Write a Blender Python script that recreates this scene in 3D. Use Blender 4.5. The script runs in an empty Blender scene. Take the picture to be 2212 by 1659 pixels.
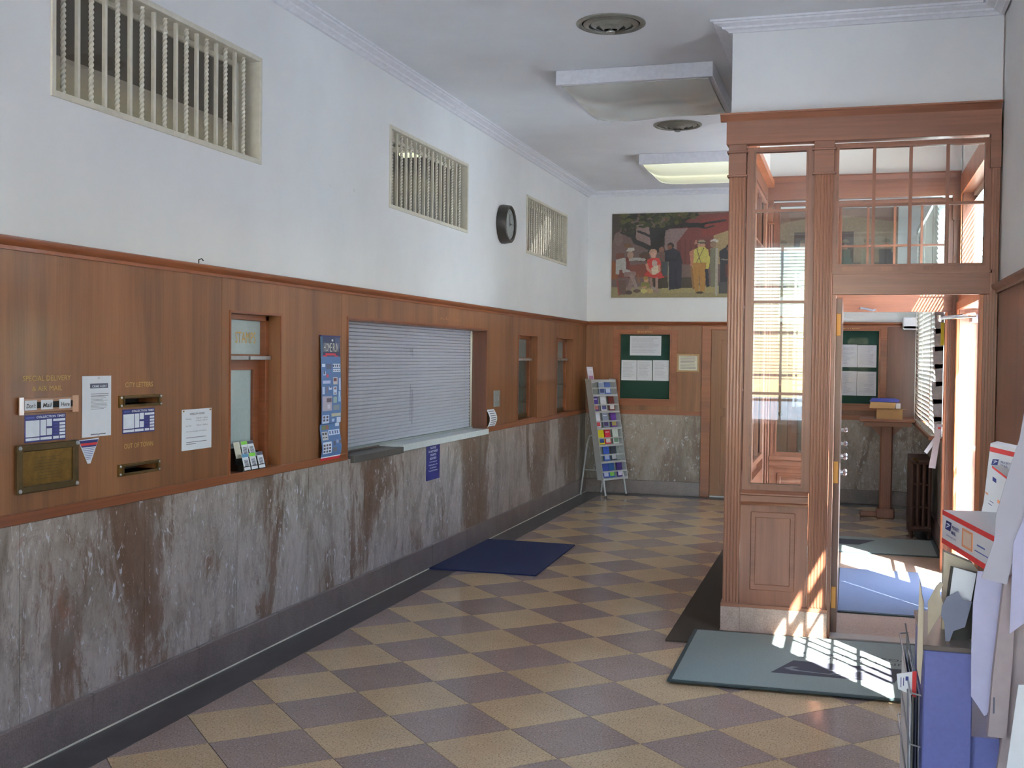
import bpy, bmesh, math, random
from mathutils import Vector, Matrix
random.seed(7)
SC = bpy.context.scene
COL = SC.collection

# ------------------------------------------------------------------ camera
cam_d = bpy.data.cameras.new('camera'); cam = bpy.data.objects.new('camera', cam_d); COL.objects.link(cam)
cam_d.sensor_width = 36.0; cam_d.lens = 39.78; cam_d.clip_start = 0.05; cam_d.clip_end = 300
_f = Vector((-0.28655, 0.95775, -0.02440)).normalized()
_r0 = Vector((0.95803, 0.28666, 0.0)).normalized()
_u0 = _r0.cross(_f)
_roll = math.radians(0.686)
_R = _r0 * math.cos(_roll) + _u0 * math.sin(_roll)
_U = -_r0 * math.sin(_roll) + _u0 * math.cos(_roll)
cam.matrix_world = Matrix(((_R.x, _U.x, -_f.x, 3.064), (_R.y, _U.y, -_f.y, 0.0), (_R.z, _U.z, -_f.z, 1.621), (0, 0, 0, 1)))
SC.camera = cam

# ------------------------------------------------------------------ world, sun, exposure
SC.view_settings.view_transform = 'Standard'; SC.view_settings.look = 'None'
SC.view_settings.gamma = 1.0; SC.view_settings.exposure = -0.12
SC.view_settings.use_curve_mapping = False
W = bpy.data.worlds.new('sky'); SC.world = W; W.use_nodes = True
nt = W.node_tree; nt.nodes.clear()
sky = nt.nodes.new('ShaderNodeTexSky'); sky.sky_type = 'NISHITA'; sky.sun_disc = False
sky.sun_elevation = math.radians(47); sky.sun_rotation = math.radians(145); sky.altitude = 100
sky.air_density = 1.0; sky.dust_density = 0.5
tint = nt.nodes.new('ShaderNodeMix'); tint.data_type = 'RGBA'; tint.blend_type = 'MULTIPLY'; tint.inputs[0].default_value = 1.0; tint.inputs[7].default_value = (1.04, 1.0, .93, 1)
bg = nt.nodes.new('ShaderNodeBackground'); bg.inputs['Strength'].default_value = 3.8
wo = nt.nodes.new('ShaderNodeOutputWorld')
nt.links.new(sky.outputs[0], tint.inputs[6]); nt.links.new(tint.outputs[2], bg.inputs[0]); nt.links.new(bg.outputs[0], wo.inputs[0])
sun_d = bpy.data.lights.new('sun', 'SUN'); sun_d.energy = 110.0; sun_d.angle = math.radians(0.5); sun_d.color = (1.0, 0.97, 0.92)
sun = bpy.data.objects.new('sun', sun_d); COL.objects.link(sun); sun.location = (12, -10, 15)
sun.rotation_euler = Vector((-0.57, 0.82, -1.07)).to_track_quat('-Z', 'Y').to_euler()

def portal(name, loc, size, direction):
    l = bpy.data.lights.new(name, 'AREA'); l.shape = 'RECTANGLE'; l.size, l.size_y = size
    l.cycles.is_portal = True
    o = bpy.data.objects.new(name, l); COL.objects.link(o); o.location = loc
    o.rotation_euler = Vector(direction).to_track_quat('-Z', 'Y').to_euler()
    return o
def daylight(name, loc, size, direction, energy, color=(0.86, 0.93, 1.0)):
    o = portal(name, loc, size, direction); o.data.cycles.is_portal = False
    o.data.energy = energy; o.data.color = color
    return o
# daylight arriving through the windows of the room (behind the camera and along the street)
REAR_Y = -2.6
for cx in (0.80, 2.05, 3.15):
    portal('window_light', (cx, REAR_Y - 0.45, 2.0), (0.95, 2.7), (0, 1, 0))
portal('window_light', (4.05, 5.1, 1.7), (0.95, 1.3), (-1, 0, 0))
portal('window_light', (4.2, 8.25, 1.5), (1.75, 2.9), (-1, 0, 0))
portal('window_light', (4.05, 11.25, 1.97), (2.3, 2.0), (-1, 0, 0))

# ------------------------------------------------------------------ materials
def lin(c):
    return tuple((v / 12.92 if v <= 0.04045 else ((v + 0.055) / 1.055) ** 2.4) for v in (x / 255.0 for x in c))
class M:
    def __init__(s, name):
        s.m = bpy.data.materials.new(name); s.m.use_nodes = True; s.t = s.m.node_tree
        s.b = s.t.nodes['Principled BSDF']
    def n(s, typ, **kw):
        nd = s.t.nodes.new(typ)
        for k, v in kw.items(): setattr(nd, k, v)
        return nd
    def l(s, a, b): s.t.links.new(a, b)
    def coord(s, scale=(1, 1, 1), rot=(0, 0, 0)):
        tc = s.n('ShaderNodeTexCoord'); mp = s.n('ShaderNodeMapping')
        mp.inputs['Scale'].default_value = scale; mp.inputs['Rotation'].default_value = rot
        s.l(tc.outputs['Object'], mp.inputs[0]); return mp.outputs[0]
    def noise(s, vec, scale, detail=4, rough=.55, dist=0):
        nd = s.n('ShaderNodeTexNoise'); nd.inputs['Scale'].default_value = scale; nd.inputs['Detail'].default_value = detail
        nd.inputs['Roughness'].default_value = rough; nd.inputs['Distortion'].default_value = dist
        s.l(vec, nd.inputs['Vector']); return nd.outputs['Fac']
    def ramp(s, fac, stops):
        r = s.n('ShaderNodeValToRGB'); e = r.color_ramp.elements
        while len(e) < len(stops): e.new(0.5)
        for i, (p, c) in enumerate(stops):
            e[i].position = p; e[i].color = (c[0], c[1], c[2], 1) if not isinstance(c, (int, float)) else (c, c, c, 1)
        s.l(fac, r.inputs[0]); return r.outputs[0]
    def mix(s, fac, a, b, mode='MIX'):
        nd = s.n('ShaderNodeMix', data_type='RGBA', blend_type=mode)
        for v, i in ((fac, 0), (a, 6), (b, 7)):
            if hasattr(v, 'is_output'): s.l(v, nd.inputs[i])
            else: nd.inputs[i].default_value = v if i == 0 else (v[0], v[1], v[2], 1)
        return nd.outputs[2]
    def math(s, op, a, b=0.0, c=0.0):
        nd = s.n('ShaderNodeMath', operation=op); nd.inputs[2].default_value = c
        for v, i in ((a, 0), (b, 1)):
            if hasattr(v, 'is_output'): s.l(v, nd.inputs[i])
            else: nd.inputs[i].default_value = v
        return nd.outputs[0]
    def out(s, col=None, rough=.5, metal=0, spec=.5, bump=None, bstr=.1, coat=0):
        if col is not None:
            if hasattr(col, 'is_output'): s.l(col, s.b.inputs['Base Color'])
            else: s.b.inputs['Base Color'].default_value = (col[0], col[1], col[2], 1)
        if hasattr(rough, 'is_output'): s.l(rough, s.b.inputs['Roughness'])
        else: s.b.inputs['Roughness'].default_value = rough
        s.b.inputs['Metallic'].default_value = metal; s.b.inputs['Specular IOR Level'].default_value = spec
        s.b.inputs['Coat Weight'].default_value = coat; s.b.inputs['Coat Roughness'].default_value = .15
        if bump is not None:
            bp = s.n('ShaderNodeBump'); bp.inputs['Strength'].default_value = bstr; bp.inputs['Distance'].default_value = .01
            s.l(bump, bp.inputs['Height']); s.l(bp.outputs[0], s.b.inputs['Normal'])
        return s.m
def plain(name, rgb, rough=.5, metal=0, var=.06, nscale=30, spec=.5, coat=0):
    a = M(name); v = a.coord(); f = a.noise(v, nscale, 5)
    c = lin(rgb); col = a.ramp(f, [(.3, tuple(x * (1 - var) for x in c)), (.7, tuple(min(1, x * (1 + var)) for x in c))])
    return a.out(col, rough, metal, spec, f, .03, coat)
def wood(name, dark, mid, light, rough=.38, horiz=False, gr=1.0, coat=.15):
    a = M(name)
    sc = (9, 9, .55) if not horiz else (.55, .55, 9)
    oi = a.n('ShaderNodeObjectInfo'); tc = a.n('ShaderNodeTexCoord'); ad = a.n('ShaderNodeVectorMath', operation='MULTIPLY_ADD')
    a.l(oi.outputs['Random'], ad.inputs[0]); ad.inputs[1].default_value = (7.3, 5.1, 3.7); a.l(tc.outputs['Object'], ad.inputs[2])
    mp = a.n('ShaderNodeMapping'); mp.inputs['Scale'].default_value = sc; a.l(ad.outputs[0], mp.inputs[0]); v = mp.outputs[0]
    mp2 = a.n('ShaderNodeMapping'); mp2.inputs['Scale'].default_value = (90, 90, 2.2) if not horiz else (2.2, 2.2, 90); a.l(ad.outputs[0], mp2.inputs[0])
    f = a.noise(v, .55 * gr, 5, .6, .6); g = a.noise(mp2.outputs[0], 1, 3, .6, .2)
    c1 = a.ramp(f, [(.30, lin(dark)), (.5, lin(mid)), (.72, lin(light))])
    c2 = a.ramp(g, [(.35, (.88, .87, .86)), (.65, (1.04, 1.04, 1.04))])
    col = a.mix(1.0, c1, c2, 'MULTIPLY')
    return a.out(col, rough, 0, .5, g, .04, coat)
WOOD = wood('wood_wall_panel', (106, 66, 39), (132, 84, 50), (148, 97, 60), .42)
WOODH = wood('wood_rail', (114, 60, 34), (134, 74, 42), (150, 88, 52), .38, True)
WOODV = wood('wood_vestibule', (112, 68, 48), (132, 82, 60), (148, 98, 72), .42)
WOODVH = wood('wood_vestibule_rail', (110, 66, 47), (130, 81, 59), (146, 96, 70), .42, True)
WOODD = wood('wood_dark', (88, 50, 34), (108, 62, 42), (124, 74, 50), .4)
WOODP = wood('wood_pale', (176, 128, 106), (196, 146, 122), (208, 160, 136), .5)
WOODO = wood('wood_orange', (140, 78, 44), (172, 100, 60), (190, 116, 74), .4)

def wall_white(name, rgb):
    a = M(name); v = a.coord(); f = a.noise(v, 1.3, 5, .6); g = a.noise(v, 220, 2)
    c = lin(rgb); col = a.ramp(f, [(.3, tuple(x * .94 for x in c)), (.7, tuple(min(1, x * 1.03) for x in c))])
    return a.out(col, .7, 0, .3, g, .05)
WHITE = wall_white('plaster_wall', (238, 238, 238)); CEIL = wall_white('plaster_ceiling', (236, 237, 240))
TRIMW = plain('white_trim', (232, 232, 238), .5)

def marble(name, base1, base2, brown, scl=1.0):
    a = M(name); v = a.coord((1, 1, .40), (.22, 0, 0)); v2 = a.coord((1, 1, .36), (-.16, 0, 0))
    f = a.noise(v, 3.4 * scl, 7, .66, .9); g = a.noise(v2, 1.5 * scl, 8, .62, .9); fine = a.noise(a.coord((1, 1, .35)), 22, 8, .78, .5)
    base = a.ramp(f, [(.34, lin(base1)), (.5, lin(base2)), (.66, tuple(x * 1.12 for x in lin(base2)))])
    gm = a.math('ADD', g, a.math('MULTIPLY_ADD', fine, .34, -.17))
    brm = a.ramp(gm, [(.505, 0.0), (.545, .7), (.60, .92), (.70, .85), (.80, .3)])
    c = a.mix(brm, base, lin(brown))
    gg = a.noise(a.coord((1, 1, .4), (.3, 0, 0)), 2.1 * scl, 7, .68, .8); c = a.mix(a.ramp(gg, [(.53, 0.0), (.58, .5), (.70, .65)]), c, tuple(x * .72 for x in lin(base1)))
    c = a.mix(1.0, c, a.ramp(fine, [(.3, (.66, .64, .63)), (.5, (1, 1, 1)), (.7, (1.12, 1.12, 1.14))]), 'MULTIPLY')
    vein = a.noise(a.coord((1, 1, .5), (.4, .1, 0)), 4, 9, .72, 1.6)
    c = a.mix(a.ramp(vein, [(.487, 0.0), (.497, .35), (.503, .35), (.513, 0.0)]), c, tuple(x * .5 for x in lin(brown)))
    fl = a.noise(a.coord((1, 1, .40)), 30, 4, .62, 1.6); pr_ = a.noise(v2, 2.6, 3, .6)
    fm = a.ramp(a.math('ADD', fl, a.math('MULTIPLY', pr_, .12)), [(.685, 0.0), (.705, .8)])
    c = a.mix(fm, c, (.58, .58, .66))
    ora = a.noise(a.coord((1, 1, .5), (0, .2, 0)), 8, 6, .7, 1)
    c = a.mix(a.ramp(ora, [(.62, 0.0), (.74, .5)]), c, lin((146, 96, 78)))
    return a.out(c, .28, 0, .5, fine, .02)
MARBLE = marble('marble_wainscot', (138, 125, 117), (170, 158, 154), (104, 76, 60))
MARBLE2 = marble('marble_far', (128, 112, 102), (150, 138, 130), (92, 66, 52), .8)
def stone(name, rgb, rgb2, fleck, rough=.3, s=1.0):
    a = M(name); v = a.coord(); f = a.noise(v, 3 * s, 6, .65, .5); g = a.noise(v, 150 * s, 3, .7)
    col = a.ramp(f, [(.35, lin(rgb)), (.65, lin(rgb2))])
    col = a.mix(1.0, col, a.ramp(g, [(.36, (.72, .72, .72)), (.5, (1, 1, 1)), (.66, (1.18, 1.18, 1.2))]), 'MULTIPLY')
    fm = a.ramp(a.noise(v, 90 * s, 2), [(.68, 0.0), (.72, .5)])
    return a.out(a.mix(fm, col, lin(fleck)), rough, 0, .5)
BASEST = stone('dark_base_stone', (108, 95, 94), (128, 114, 112), (170, 150, 165), .3)
BORDER = stone('dark_floor_border', (66, 62, 66), (82, 78, 82), (120, 115, 120), .28)
PLINTH = stone('plinth_stone', (150, 128, 118), (176, 154, 144), (200, 186, 176), .4)
GROUT = plain('floor_grout', (58, 50, 46), .6)
def terrazzo(name, c1, c2, dark, light, rough):
    a = M(name); oi = a.n('ShaderNodeObjectInfo'); v = a.coord()
    f = a.noise(v, 2.0, 4, .6); g = a.noise(v, 120, 2, .6); h = a.noise(v, 90, 1, .5); w = a.noise(v, 7, 4, .6)
    col = a.ramp(oi.outputs['Random'], [(0, lin(c1)), (1, lin(c2))])
    col = a.mix(1.0, col, a.ramp(f, [(.3, (.88, .88, .88)), (.7, (1.06, 1.06, 1.06))]), 'MULTIPLY')
    col = a.mix(a.ramp(g, [(.56, 0.0), (.63, .75)]), col, lin(dark))
    col = a.mix(a.ramp(h, [(.64, 0.0), (.70, .5)]), col, lin(light))
    return a.out(col, rough, 0, .5)
TILE_Y = terrazzo('terrazzo_yellow', (196, 168, 132), (206, 178, 142), (130, 98, 76), (224, 206, 178), .15)
TILE_M = terrazzo('terrazzo_mauve', (154, 133, 124), (164, 143, 134), (108, 90, 88), (200, 186, 190), .15)
VFLOOR = terrazzo('terrazzo_vestibule', (176, 150, 132), (178, 152, 134), (120, 100, 90), (205, 190, 180), .35)
PANEW = None
def glass(name, tint=(1, 1, 1), dirt=.0, ior=1.5, refl=.035):
    m = bpy.data.materials.new(name); m.use_nodes = True; t = m.node_tree; t.nodes.clear()
    tr = t.nodes.new('ShaderNodeBsdfTransparent'); tr.inputs[0].default_value = (*tint, 1)
    gl = t.nodes.new('ShaderNodeBsdfGlossy'); gl.inputs['Roughness'].default_value = .015
    lw = t.nodes.new('ShaderNodeLayerWeight'); pw = t.nodes.new('ShaderNodeMath'); pw.operation = 'POWER'; pw.inputs[1].default_value = 5
    fr = t.nodes.new('ShaderNodeMath'); fr.operation = 'MULTIPLY_ADD'; fr.inputs[1].default_value = .9 if refl > .02 else .4; fr.inputs[2].default_value = refl
    t.links.new(lw.outputs['Facing'], pw.inputs[0]); t.links.new(pw.outputs[0], fr.inputs[0])
    no = t.nodes.new('ShaderNodeTexNoise'); no.inputs['Scale'].default_value = 3.0
    bp = t.nodes.new('ShaderNodeBump'); bp.inputs['Strength'].default_value = .02
    t.links.new(no.outputs['Fac'], bp.inputs['Height']); t.links.new(bp.outputs[0], gl.inputs['Normal'])
    mx = t.nodes.new('ShaderNodeMixShader'); o = t.nodes.new('ShaderNodeOutputMaterial')
    t.links.new(fr.outputs[0], mx.inputs[0]); t.links.new(tr.outputs[0], mx.inputs[1]); t.links.new(gl.outputs[0], mx.inputs[2])
    t.links.new(mx.outputs[0], o.inputs[0]); return m
GLASS = glass('window_glass', (.96, .98, .97)); GLASSC = glass('cabinet_glass', refl=.002); GLASSG = glass('grille_glass', (.8, .83, .8), ior=1.45)
FROST = plain('frosted_glass', (176, 192, 196), .18, 0, .05, 60, .7)
FROSTD = plain('dark_frosted_glass', (126, 136, 136), .15, 0, .05, 60, .7)
CREAM = plain('cream_painted_metal', (214, 208, 192), .5)
DARKROOM = plain('office_wall', (112, 104, 100), .8)
BRASS = plain('aged_brass', (112, 86, 44), .34, .85, .25, 25)
BARM = plain('dull_bar_metal', (96, 98, 92), .5, .2)
BRASSD = plain('dark_brass', (84, 68, 44), .4, .7, .2, 25)
GOLD = plain('gold_leaf_lettering', (196, 160, 90), .45, .2)
STEEL = plain('steel', (176, 180, 188), .3, .8, .06)
CHROME = plain('chrome', (215, 215, 220), .12, 1)
RACKM = plain('pale_grey_metal', (186, 188, 192), .3, .2)
DGREY = plain('dark_grey_metal', (92, 88, 86), .45, .2)
GREYMET = plain('grey_enamel', (142, 148, 148), .45, .1)
ALU = plain('shutter_aluminium', (188, 190, 204), .42, .25, .04)
BLACK = plain('black_plastic', (22, 22, 24), .35); DARK = plain('void_shade', (16, 13, 11), .8)  # DARK colours in the shade inside slots and vents
VENT = plain('bronze_vent', (136, 134, 126), .4, .3, .15)
PAPER = plain('paper', (226, 228, 238), .6, 0, .02); PAPER2 = plain('cream_paper', (220, 216, 200), .6, 0, .02)
INKF = plain('faint_ink', (160, 160, 176), .7); INK = plain('ink_grey', (92, 92, 112), .7); INKB = plain('ink_blue', (44, 50, 120), .6); RED = plain('print_red', (206, 48, 50), .5)
NAVY = plain('navy_sign', (42, 44, 118), .45, 0, .05); WHITEP = plain('white_print', (226, 230, 244), .5)
ORANGE = plain('print_orange', (226, 150, 110), .5); BLUEP = plain('print_blue', (70, 90, 170), .5)
GREENP = plain('print_green', (130, 214, 70), .5); YEL = plain('print_yellow', (214, 196, 40), .5)
MATBLUE = plain('navy_carpet', (24, 32, 74), .95, 0, .25, 260); MATGREEN = plain('grey_green_carpet', (132, 142, 140), .95, 0, .16, 220)
MATLOGO = plain('dark_carpet_print', (62, 62, 74), .95, 0, .15, 220); MATBROWN = plain('brown_carpet', (66, 54, 44), .95, 0, .2, 200)
MATEDGE = plain('rubber_edge', (52, 66, 68), .7); MATVEST = plain('blue_grey_carpet', (106, 118, 142), .95, 0, .16, 220)
MATLIGHT = plain('light_carpet_print', (118, 122, 128), .95)
GREENB = plain('green_felt', (28, 66, 56), .85, 0, .1, 80); CARD = plain('cardboard', (186, 148, 104), .8, 0, .06, 12)
BOXW = plain('white_carton', (228, 226, 232), .45, 0, .02); BEIGE = plain('beige_carton', (200, 186, 166), .7)
BLUECAB = plain('blue_laminate', (94, 100, 162), .5, 0, .06, 60); CABTOP = plain('grey_laminate_top', (96, 86, 84), .3)
GREYC = plain('grey_card', (116, 120, 144), .6); VIOLET = plain('violet_white_plastic', (182, 180, 214), .35, 0, .04)
GREYFL = plain('grey_flap', (176, 172, 186), .6, 0, .05, 8); PINKG = plain('pinkish_grey_card', (164, 150, 156), .6)
LAMINW = plain('white_laminate', (206, 210, 214), .3); BLIND = plain('blind_slat', (228, 226, 218), .45); CORD = plain('blind_cord', (200, 196, 180), .6)
RADI = plain('radiator_iron', (74, 52, 44), .45, .3); DOORWHITE = plain('white_metal_frame', (222, 228, 236), .35)
HINGE = plain('hinge_brass', (168, 116, 56), .4, .5); NEWS = plain('newsprint', (170, 168, 170), .8, 0, .2, 14)
CONC = plain('bounce_concrete', (226, 228, 232), .8); BOOKB = plain('book_blue', (54, 60, 150), .5)  # CONC is near white so the unseen ground bounces sun onto the ceiling
SEASH = plain('glossy_clear', (196, 156, 132), .1, 0, .02, 20, .8)
def emis(name, rgb, st):
    m = bpy.data.materials.new(name); m.use_nodes = True; b = m.node_tree.nodes['Principled BSDF']
    b.inputs['Base Color'].default_value = (*rgb, 1); b.inputs['Emission Color'].default_value = (*rgb, 1); b.inputs['Emission Strength'].default_value = st
    b.inputs['Roughness'].default_value = .3
    return m
def lens_mat(name, st):
    a = M(name); v = a.coord(); f = a.noise(v, 1.5, 3)
    col = a.ramp(f, [(.3, lin((205, 208, 204))), (.7, lin((222, 224, 218)))])
    m = a.out(col, .14, 0, .6)
    if st > 0:
        a.b.inputs['Emission Color'].default_value = (.86, .90, .56, 1)
        w = a.n('ShaderNodeTexWave'); w.bands_direction = 'Y'; w.inputs['Scale'].default_value = .53; w.inputs['Phase Offset'].default_value = 1.2
        a.l(v, w.inputs[0]); a.l(a.math('MULTIPLY_ADD', w.outputs['Fac'], st * .5), a.b.inputs['Emission Strength'])
        a.t.nodes[-1].inputs[2].default_value = st * .6
    return m
LENS_OFF = lens_mat('diffuser_unlit', 0); LENS_ON = lens_mat('diffuser_lit', .75)
TUBE = emis('office_tube', (.95, .96, .72), 1.8)
def vcol():
    a = M('painted_canvas'); at = a.n('ShaderNodeVertexColor'); at.layer_name = 'Col'
    g = a.noise(a.coord(), 45, 4, .7)
    return a.out(a.mix(1.0, at.outputs[0], a.ramp(g, [(.3, (.68, .68, .68)), (.7, (1.0, 1.0, 1.0))]), 'MULTIPLY'), .55)
def vcol2():
    a = M('printed_sheet'); at = a.n('ShaderNodeVertexColor'); at.layer_name = 'Col'; return a.out(at.outputs[0], .45)
CANVAS = vcol(); PRINT = vcol2()

# ------------------------------------------------------------------ mesh helpers
class MB:
    def __init__(s): s.v = []; s.f = []; s.c = []
    def face(s, pts, col=None):
        i = len(s.v); s.v.extend([tuple(p) for p in pts]); s.f.append(tuple(range(i, i + len(pts)))); s.c.append(col)
    def hexa(s, P, col=None):
        i = len(s.v); s.v.extend([tuple(p) for p in P])
        for q in ((0, 3, 2, 1), (4, 5, 6, 7), (0, 1, 5, 4), (1, 2, 6, 5), (2, 3, 7, 6), (3, 0, 4, 7)):
            s.f.append(tuple(i + k for k in q)); s.c.append(col)
        return s
    def box(s, x0, x1, y0, y1, z0, z1):
        return s.hexa([(x0, y0, z0), (x1, y0, z0), (x1, y1, z0), (x0, y1, z0), (x0, y0, z1), (x1, y0, z1), (x1, y1, z1), (x0, y1, z1)])
    def fbox(s, fr, u0, u1, v0, v1, w0, w1):
        return s.hexa([fr(u0, v0, w0), fr(u1, v0, w0), fr(u1, v1, w0), fr(u0, v1, w0), fr(u0, v0, w1), fr(u1, v0, w1), fr(u1, v1, w1), fr(u0, v1, w1)])
    def prism(s, pts, d):
        n = len(pts); d = Vector(d); i = len(s.v)
        s.v.extend([tuple(p) for p in pts]); s.v.extend([tuple(Vector(p) + d) for p in pts])
        s.f.append(tuple(i + k for k in range(n))[::-1]); s.c.append(None); s.f.append(tuple(i + n + k for k in range(n))); s.c.append(None)
        for k in range(n):
            s.f.append((i + k, i + (k + 1) % n, i + n + (k + 1) % n, i + n + k)); s.c.append(None)
        return s
    def tube(s, path, r, n=8, closed=False):
        path = [Vector(p) for p in path]; rings = []; up = Vector((0, 0, 1)); prev = None
        for k, p in enumerate(path):
            a = path[max(0, k - 1)]; b = path[min(len(path) - 1, k + 1)]; d = (b - a).normalized()
            if prev is None:
                x = d.cross(up);
                if x.length < .01: x = d.cross(Vector((1, 0, 0)))
            else: x = prev - d * prev.dot(d)
            x.normalize(); prev = x; y = d.cross(x); rr = r[k] if isinstance(r, (list, tuple)) else r
            i = len(s.v); rings.append(i)
            for j in range(n):
                t = 2 * math.pi * j / n; s.v.append(tuple(p + (x * math.cos(t) + y * math.sin(t)) * rr))
        for a, b in zip(rings, rings[1:]):
            for j in range(n):
                s.f.append((a + j, a + (j + 1) % n, b + (j + 1) % n, b + j)); s.c.append(None)
        s.f.append(tuple(rings[0] + j for j in range(n))[::-1]); s.f.append(tuple(rings[-1] + j for j in range(n))); s.c += [None, None]
        return s
    def lathe(s, c, axis, prof, n=32):
        """prof: list of (radius, height along axis)"""
        c = Vector(c); ax = Vector(axis).normalized(); x = ax.orthogonal().normalized(); y = ax.cross(x); rings = []
        for r, h in prof:
            i = len(s.v); rings.append(i)
            for j in range(n):
                t = 2 * math.pi * j / n; s.v.append(tuple(c + ax * h + (x * math.cos(t) + y * math.sin(t)) * max(r, 1e-4)))
        for a, b in zip(rings, rings[1:]):
            for j in range(n):
                s.f.append((a + j, a + (j + 1) % n, b + (j + 1) % n, b + j)); s.c.append(None)
        s.f.append(tuple(rings[0] + j for j in range(n))[::-1]); s.f.append(tuple(rings[-1] + j for j in range(n))); s.c += [None, None]
        return s
    def extrude_profile(s, prof, p0, p1, out, up=(0, 0, 1), m0=0.0, m1=0.0):
        """moulding: profile (out,up) swept from p0 to p1; m0/m1 mitre: the end shifts by m*out along the run"""
        p0 = Vector(p0); p1 = Vector(p1); o = Vector(out); u = Vector(up); d = (p1 - p0).normalized(); i = len(s.v); n = len(prof)
        for a, b in prof: s.v.append(tuple(p0 + o * a + u * b + d * (m0 * a)))
        for a, b in prof: s.v.append(tuple(p1 + o * a + u * b + d * (m1 * a)))
        for k in range(n): s.f.append((i + k, i + (k + 1) % n, i + n + (k + 1) % n, i + n + k)); s.c.append(None)
        s.f.append(tuple(i + k for k in range(n))[::-1]); s.f.append(tuple(i + n + k for k in range(n))); s.c += [None, None]
        return s
    def grid(s, fr, u0, u1, v0, v1, holes, t, w=0.0):
        """slab with rectangular holes (u0,u1,v0,v1) and reveals"""
        us = sorted({u0, u1} | {q for h in holes for q in h[:2] if u0 < q < u1}); vs = sorted({v0, v1} | {q for h in holes for q in h[2:] if v0 < q < v1})
        def solid(i, j):
            if i < 0 or j < 0 or i >= len(us) - 1 or j >= len(vs) - 1: return False
            a = (us[i] + us[i + 1]) / 2; b = (vs[j] + vs[j + 1]) / 2
            return not any(h[0] < a < h[1] and h[2] < b < h[3] for h in holes)
        for i in range(len(us) - 1):
            for j in range(len(vs) - 1):
                if not solid(i, j): continue
                a, b, c, d = us[i], us[i + 1], vs[j], vs[j + 1]
                s.face([fr(a, c, w), fr(b, c, w), fr(b, d, w), fr(a, d, w)]); s.face([fr(a, d, w - t), fr(b, d, w - t), fr(b, c, w - t), fr(a, c, w - t)])
                if not solid(i - 1, j): s.face([fr(a, c, w), fr(a, d, w), fr(a, d, w - t), fr(a, c, w - t)])
                if not solid(i + 1, j): s.face([fr(b, c, w), fr(b, c, w - t), fr(b, d, w - t), fr(b, d, w)])
                if not solid(i, j - 1): s.face([fr(a, c, w), fr(a, c, w - t), fr(b, c, w - t), fr(b, c, w)])
                if not solid(i, j + 1): s.face([fr(a, d, w), fr(b, d, w), fr(b, d, w - t), fr(a, d, w - t)])
        return s
    def build(s, name, mat, parent=None, smooth=False, bevel=0, color=False, recalc=True):
        me = bpy.data.meshes.new(name); me.from_pydata(s.v, [], s.f); me.update()
        if color:
            ca = me.color_attributes.new('Col', 'FLOAT_COLOR', 'CORNER'); k = 0; buf = []
            for f, c in zip(s.f, s.c):
                c = c or (1, 1, 1); buf.extend([c[0], c[1], c[2], 1.0] * len(f))
            ca.data.foreach_set('color', buf)
        elif recalc:
            bm = bmesh.new(); bm.from_mesh(me); bmesh.ops.remove_doubles(bm, verts=bm.verts, dist=1e-5)
            bmesh.ops.recalc_face_normals(bm, faces=bm.faces); bm.to_mesh(me); bm.free()
        if smooth:
            me.polygons.foreach_set('use_smooth', [True] * len(me.polygons))
            try: me.set_sharp_from_angle(angle=math.radians(38))
            except Exception: pass
        me.materials.append(mat)
        o = bpy.data.objects.new(name, me); COL.objects.link(o)
        if parent is not None: o.parent = parent; o.matrix_parent_inverse = parent_world(parent).inverted()
        if bevel:
            b = o.modifiers.new('bevel', 'BEVEL'); b.width = bevel; b.segments = 1; b.limit_method = 'ANGLE'
        return o
def parent_world(p):
    m = p.matrix_basis.copy()
    if p.parent is not None: m = parent_world(p.parent) @ p.matrix_parent_inverse @ m
    return m
def tag(o, label, cat, group=None):
    o['label'] = label; o['category'] = cat
    if group: o['group'] = group
    return o
def thing(name, label, cat, loc, group=None):
    o = bpy.data.objects.new(name, None); COL.objects.link(o); o.location = loc; o.empty_display_size = .1
    return tag(o, label, cat, group)
def struct(o): o['kind'] = 'structure'; return o
def sempty(name, loc=(0, 0, 0)):
    o = bpy.data.objects.new(name, None); COL.objects.link(o); o.location = loc; o['kind'] = 'structure'; return o
YF = 13.35; XR = 3.84; HC = 3.60
def FL(u, v, w): return (w, u, v)                 # left wall: u=y, v=z, w=into room
def FF(u, v, w): return (u, YF - w, v)            # far wall
def FRt(u, v, w): return (XR - w, u, v)           # right wall
def frameY(y0): return lambda u, v, w: (u, y0 - w, v)
def frameX(x0, s=1): return lambda u, v, w: (x0 + s * w, u, v)
def text(name, s, fr, uc, v, width, mat, parent, w=.001, height=None, thick=.0006, flipu=1, bold=0, shear=0, flipv=1):
    cu = bpy.data.curves.new('txt', 'FONT'); cu.body = s; cu.size = 1; cu.align_x = 'CENTER'; cu.offset = bold; cu.shear = shear; cu.resolution_u = 2
    tmp = bpy.data.objects.new('txt', cu); COL.objects.link(tmp); dg = bpy.context.evaluated_depsgraph_get(); dg.update()
    me = bpy.data.meshes.new_from_object(tmp.evaluated_get(dg)); COL.objects.unlink(tmp); bpy.data.objects.remove(tmp); bpy.data.curves.remove(cu)
    xs = [q.co.x for q in me.vertices]; ys = [q.co.y for q in me.vertices]
    if not xs: return None
    sx = width / (max(xs) - min(xs)); sy = (height / (max(ys) - min(ys))) if height else sx
    cx = (max(xs) + min(xs)) / 2; y0 = min(ys); b = MB()
    for p in me.polygons:
        b.face([fr(uc + flipu * (me.vertices[i].co.x - cx) * sx, v + flipv * (me.vertices[i].co.y - y0) * sy, w) for i in p.vertices])
    bpy.data.meshes.remove(me)
    return b.build(name, mat, parent, recalc=False)
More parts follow.
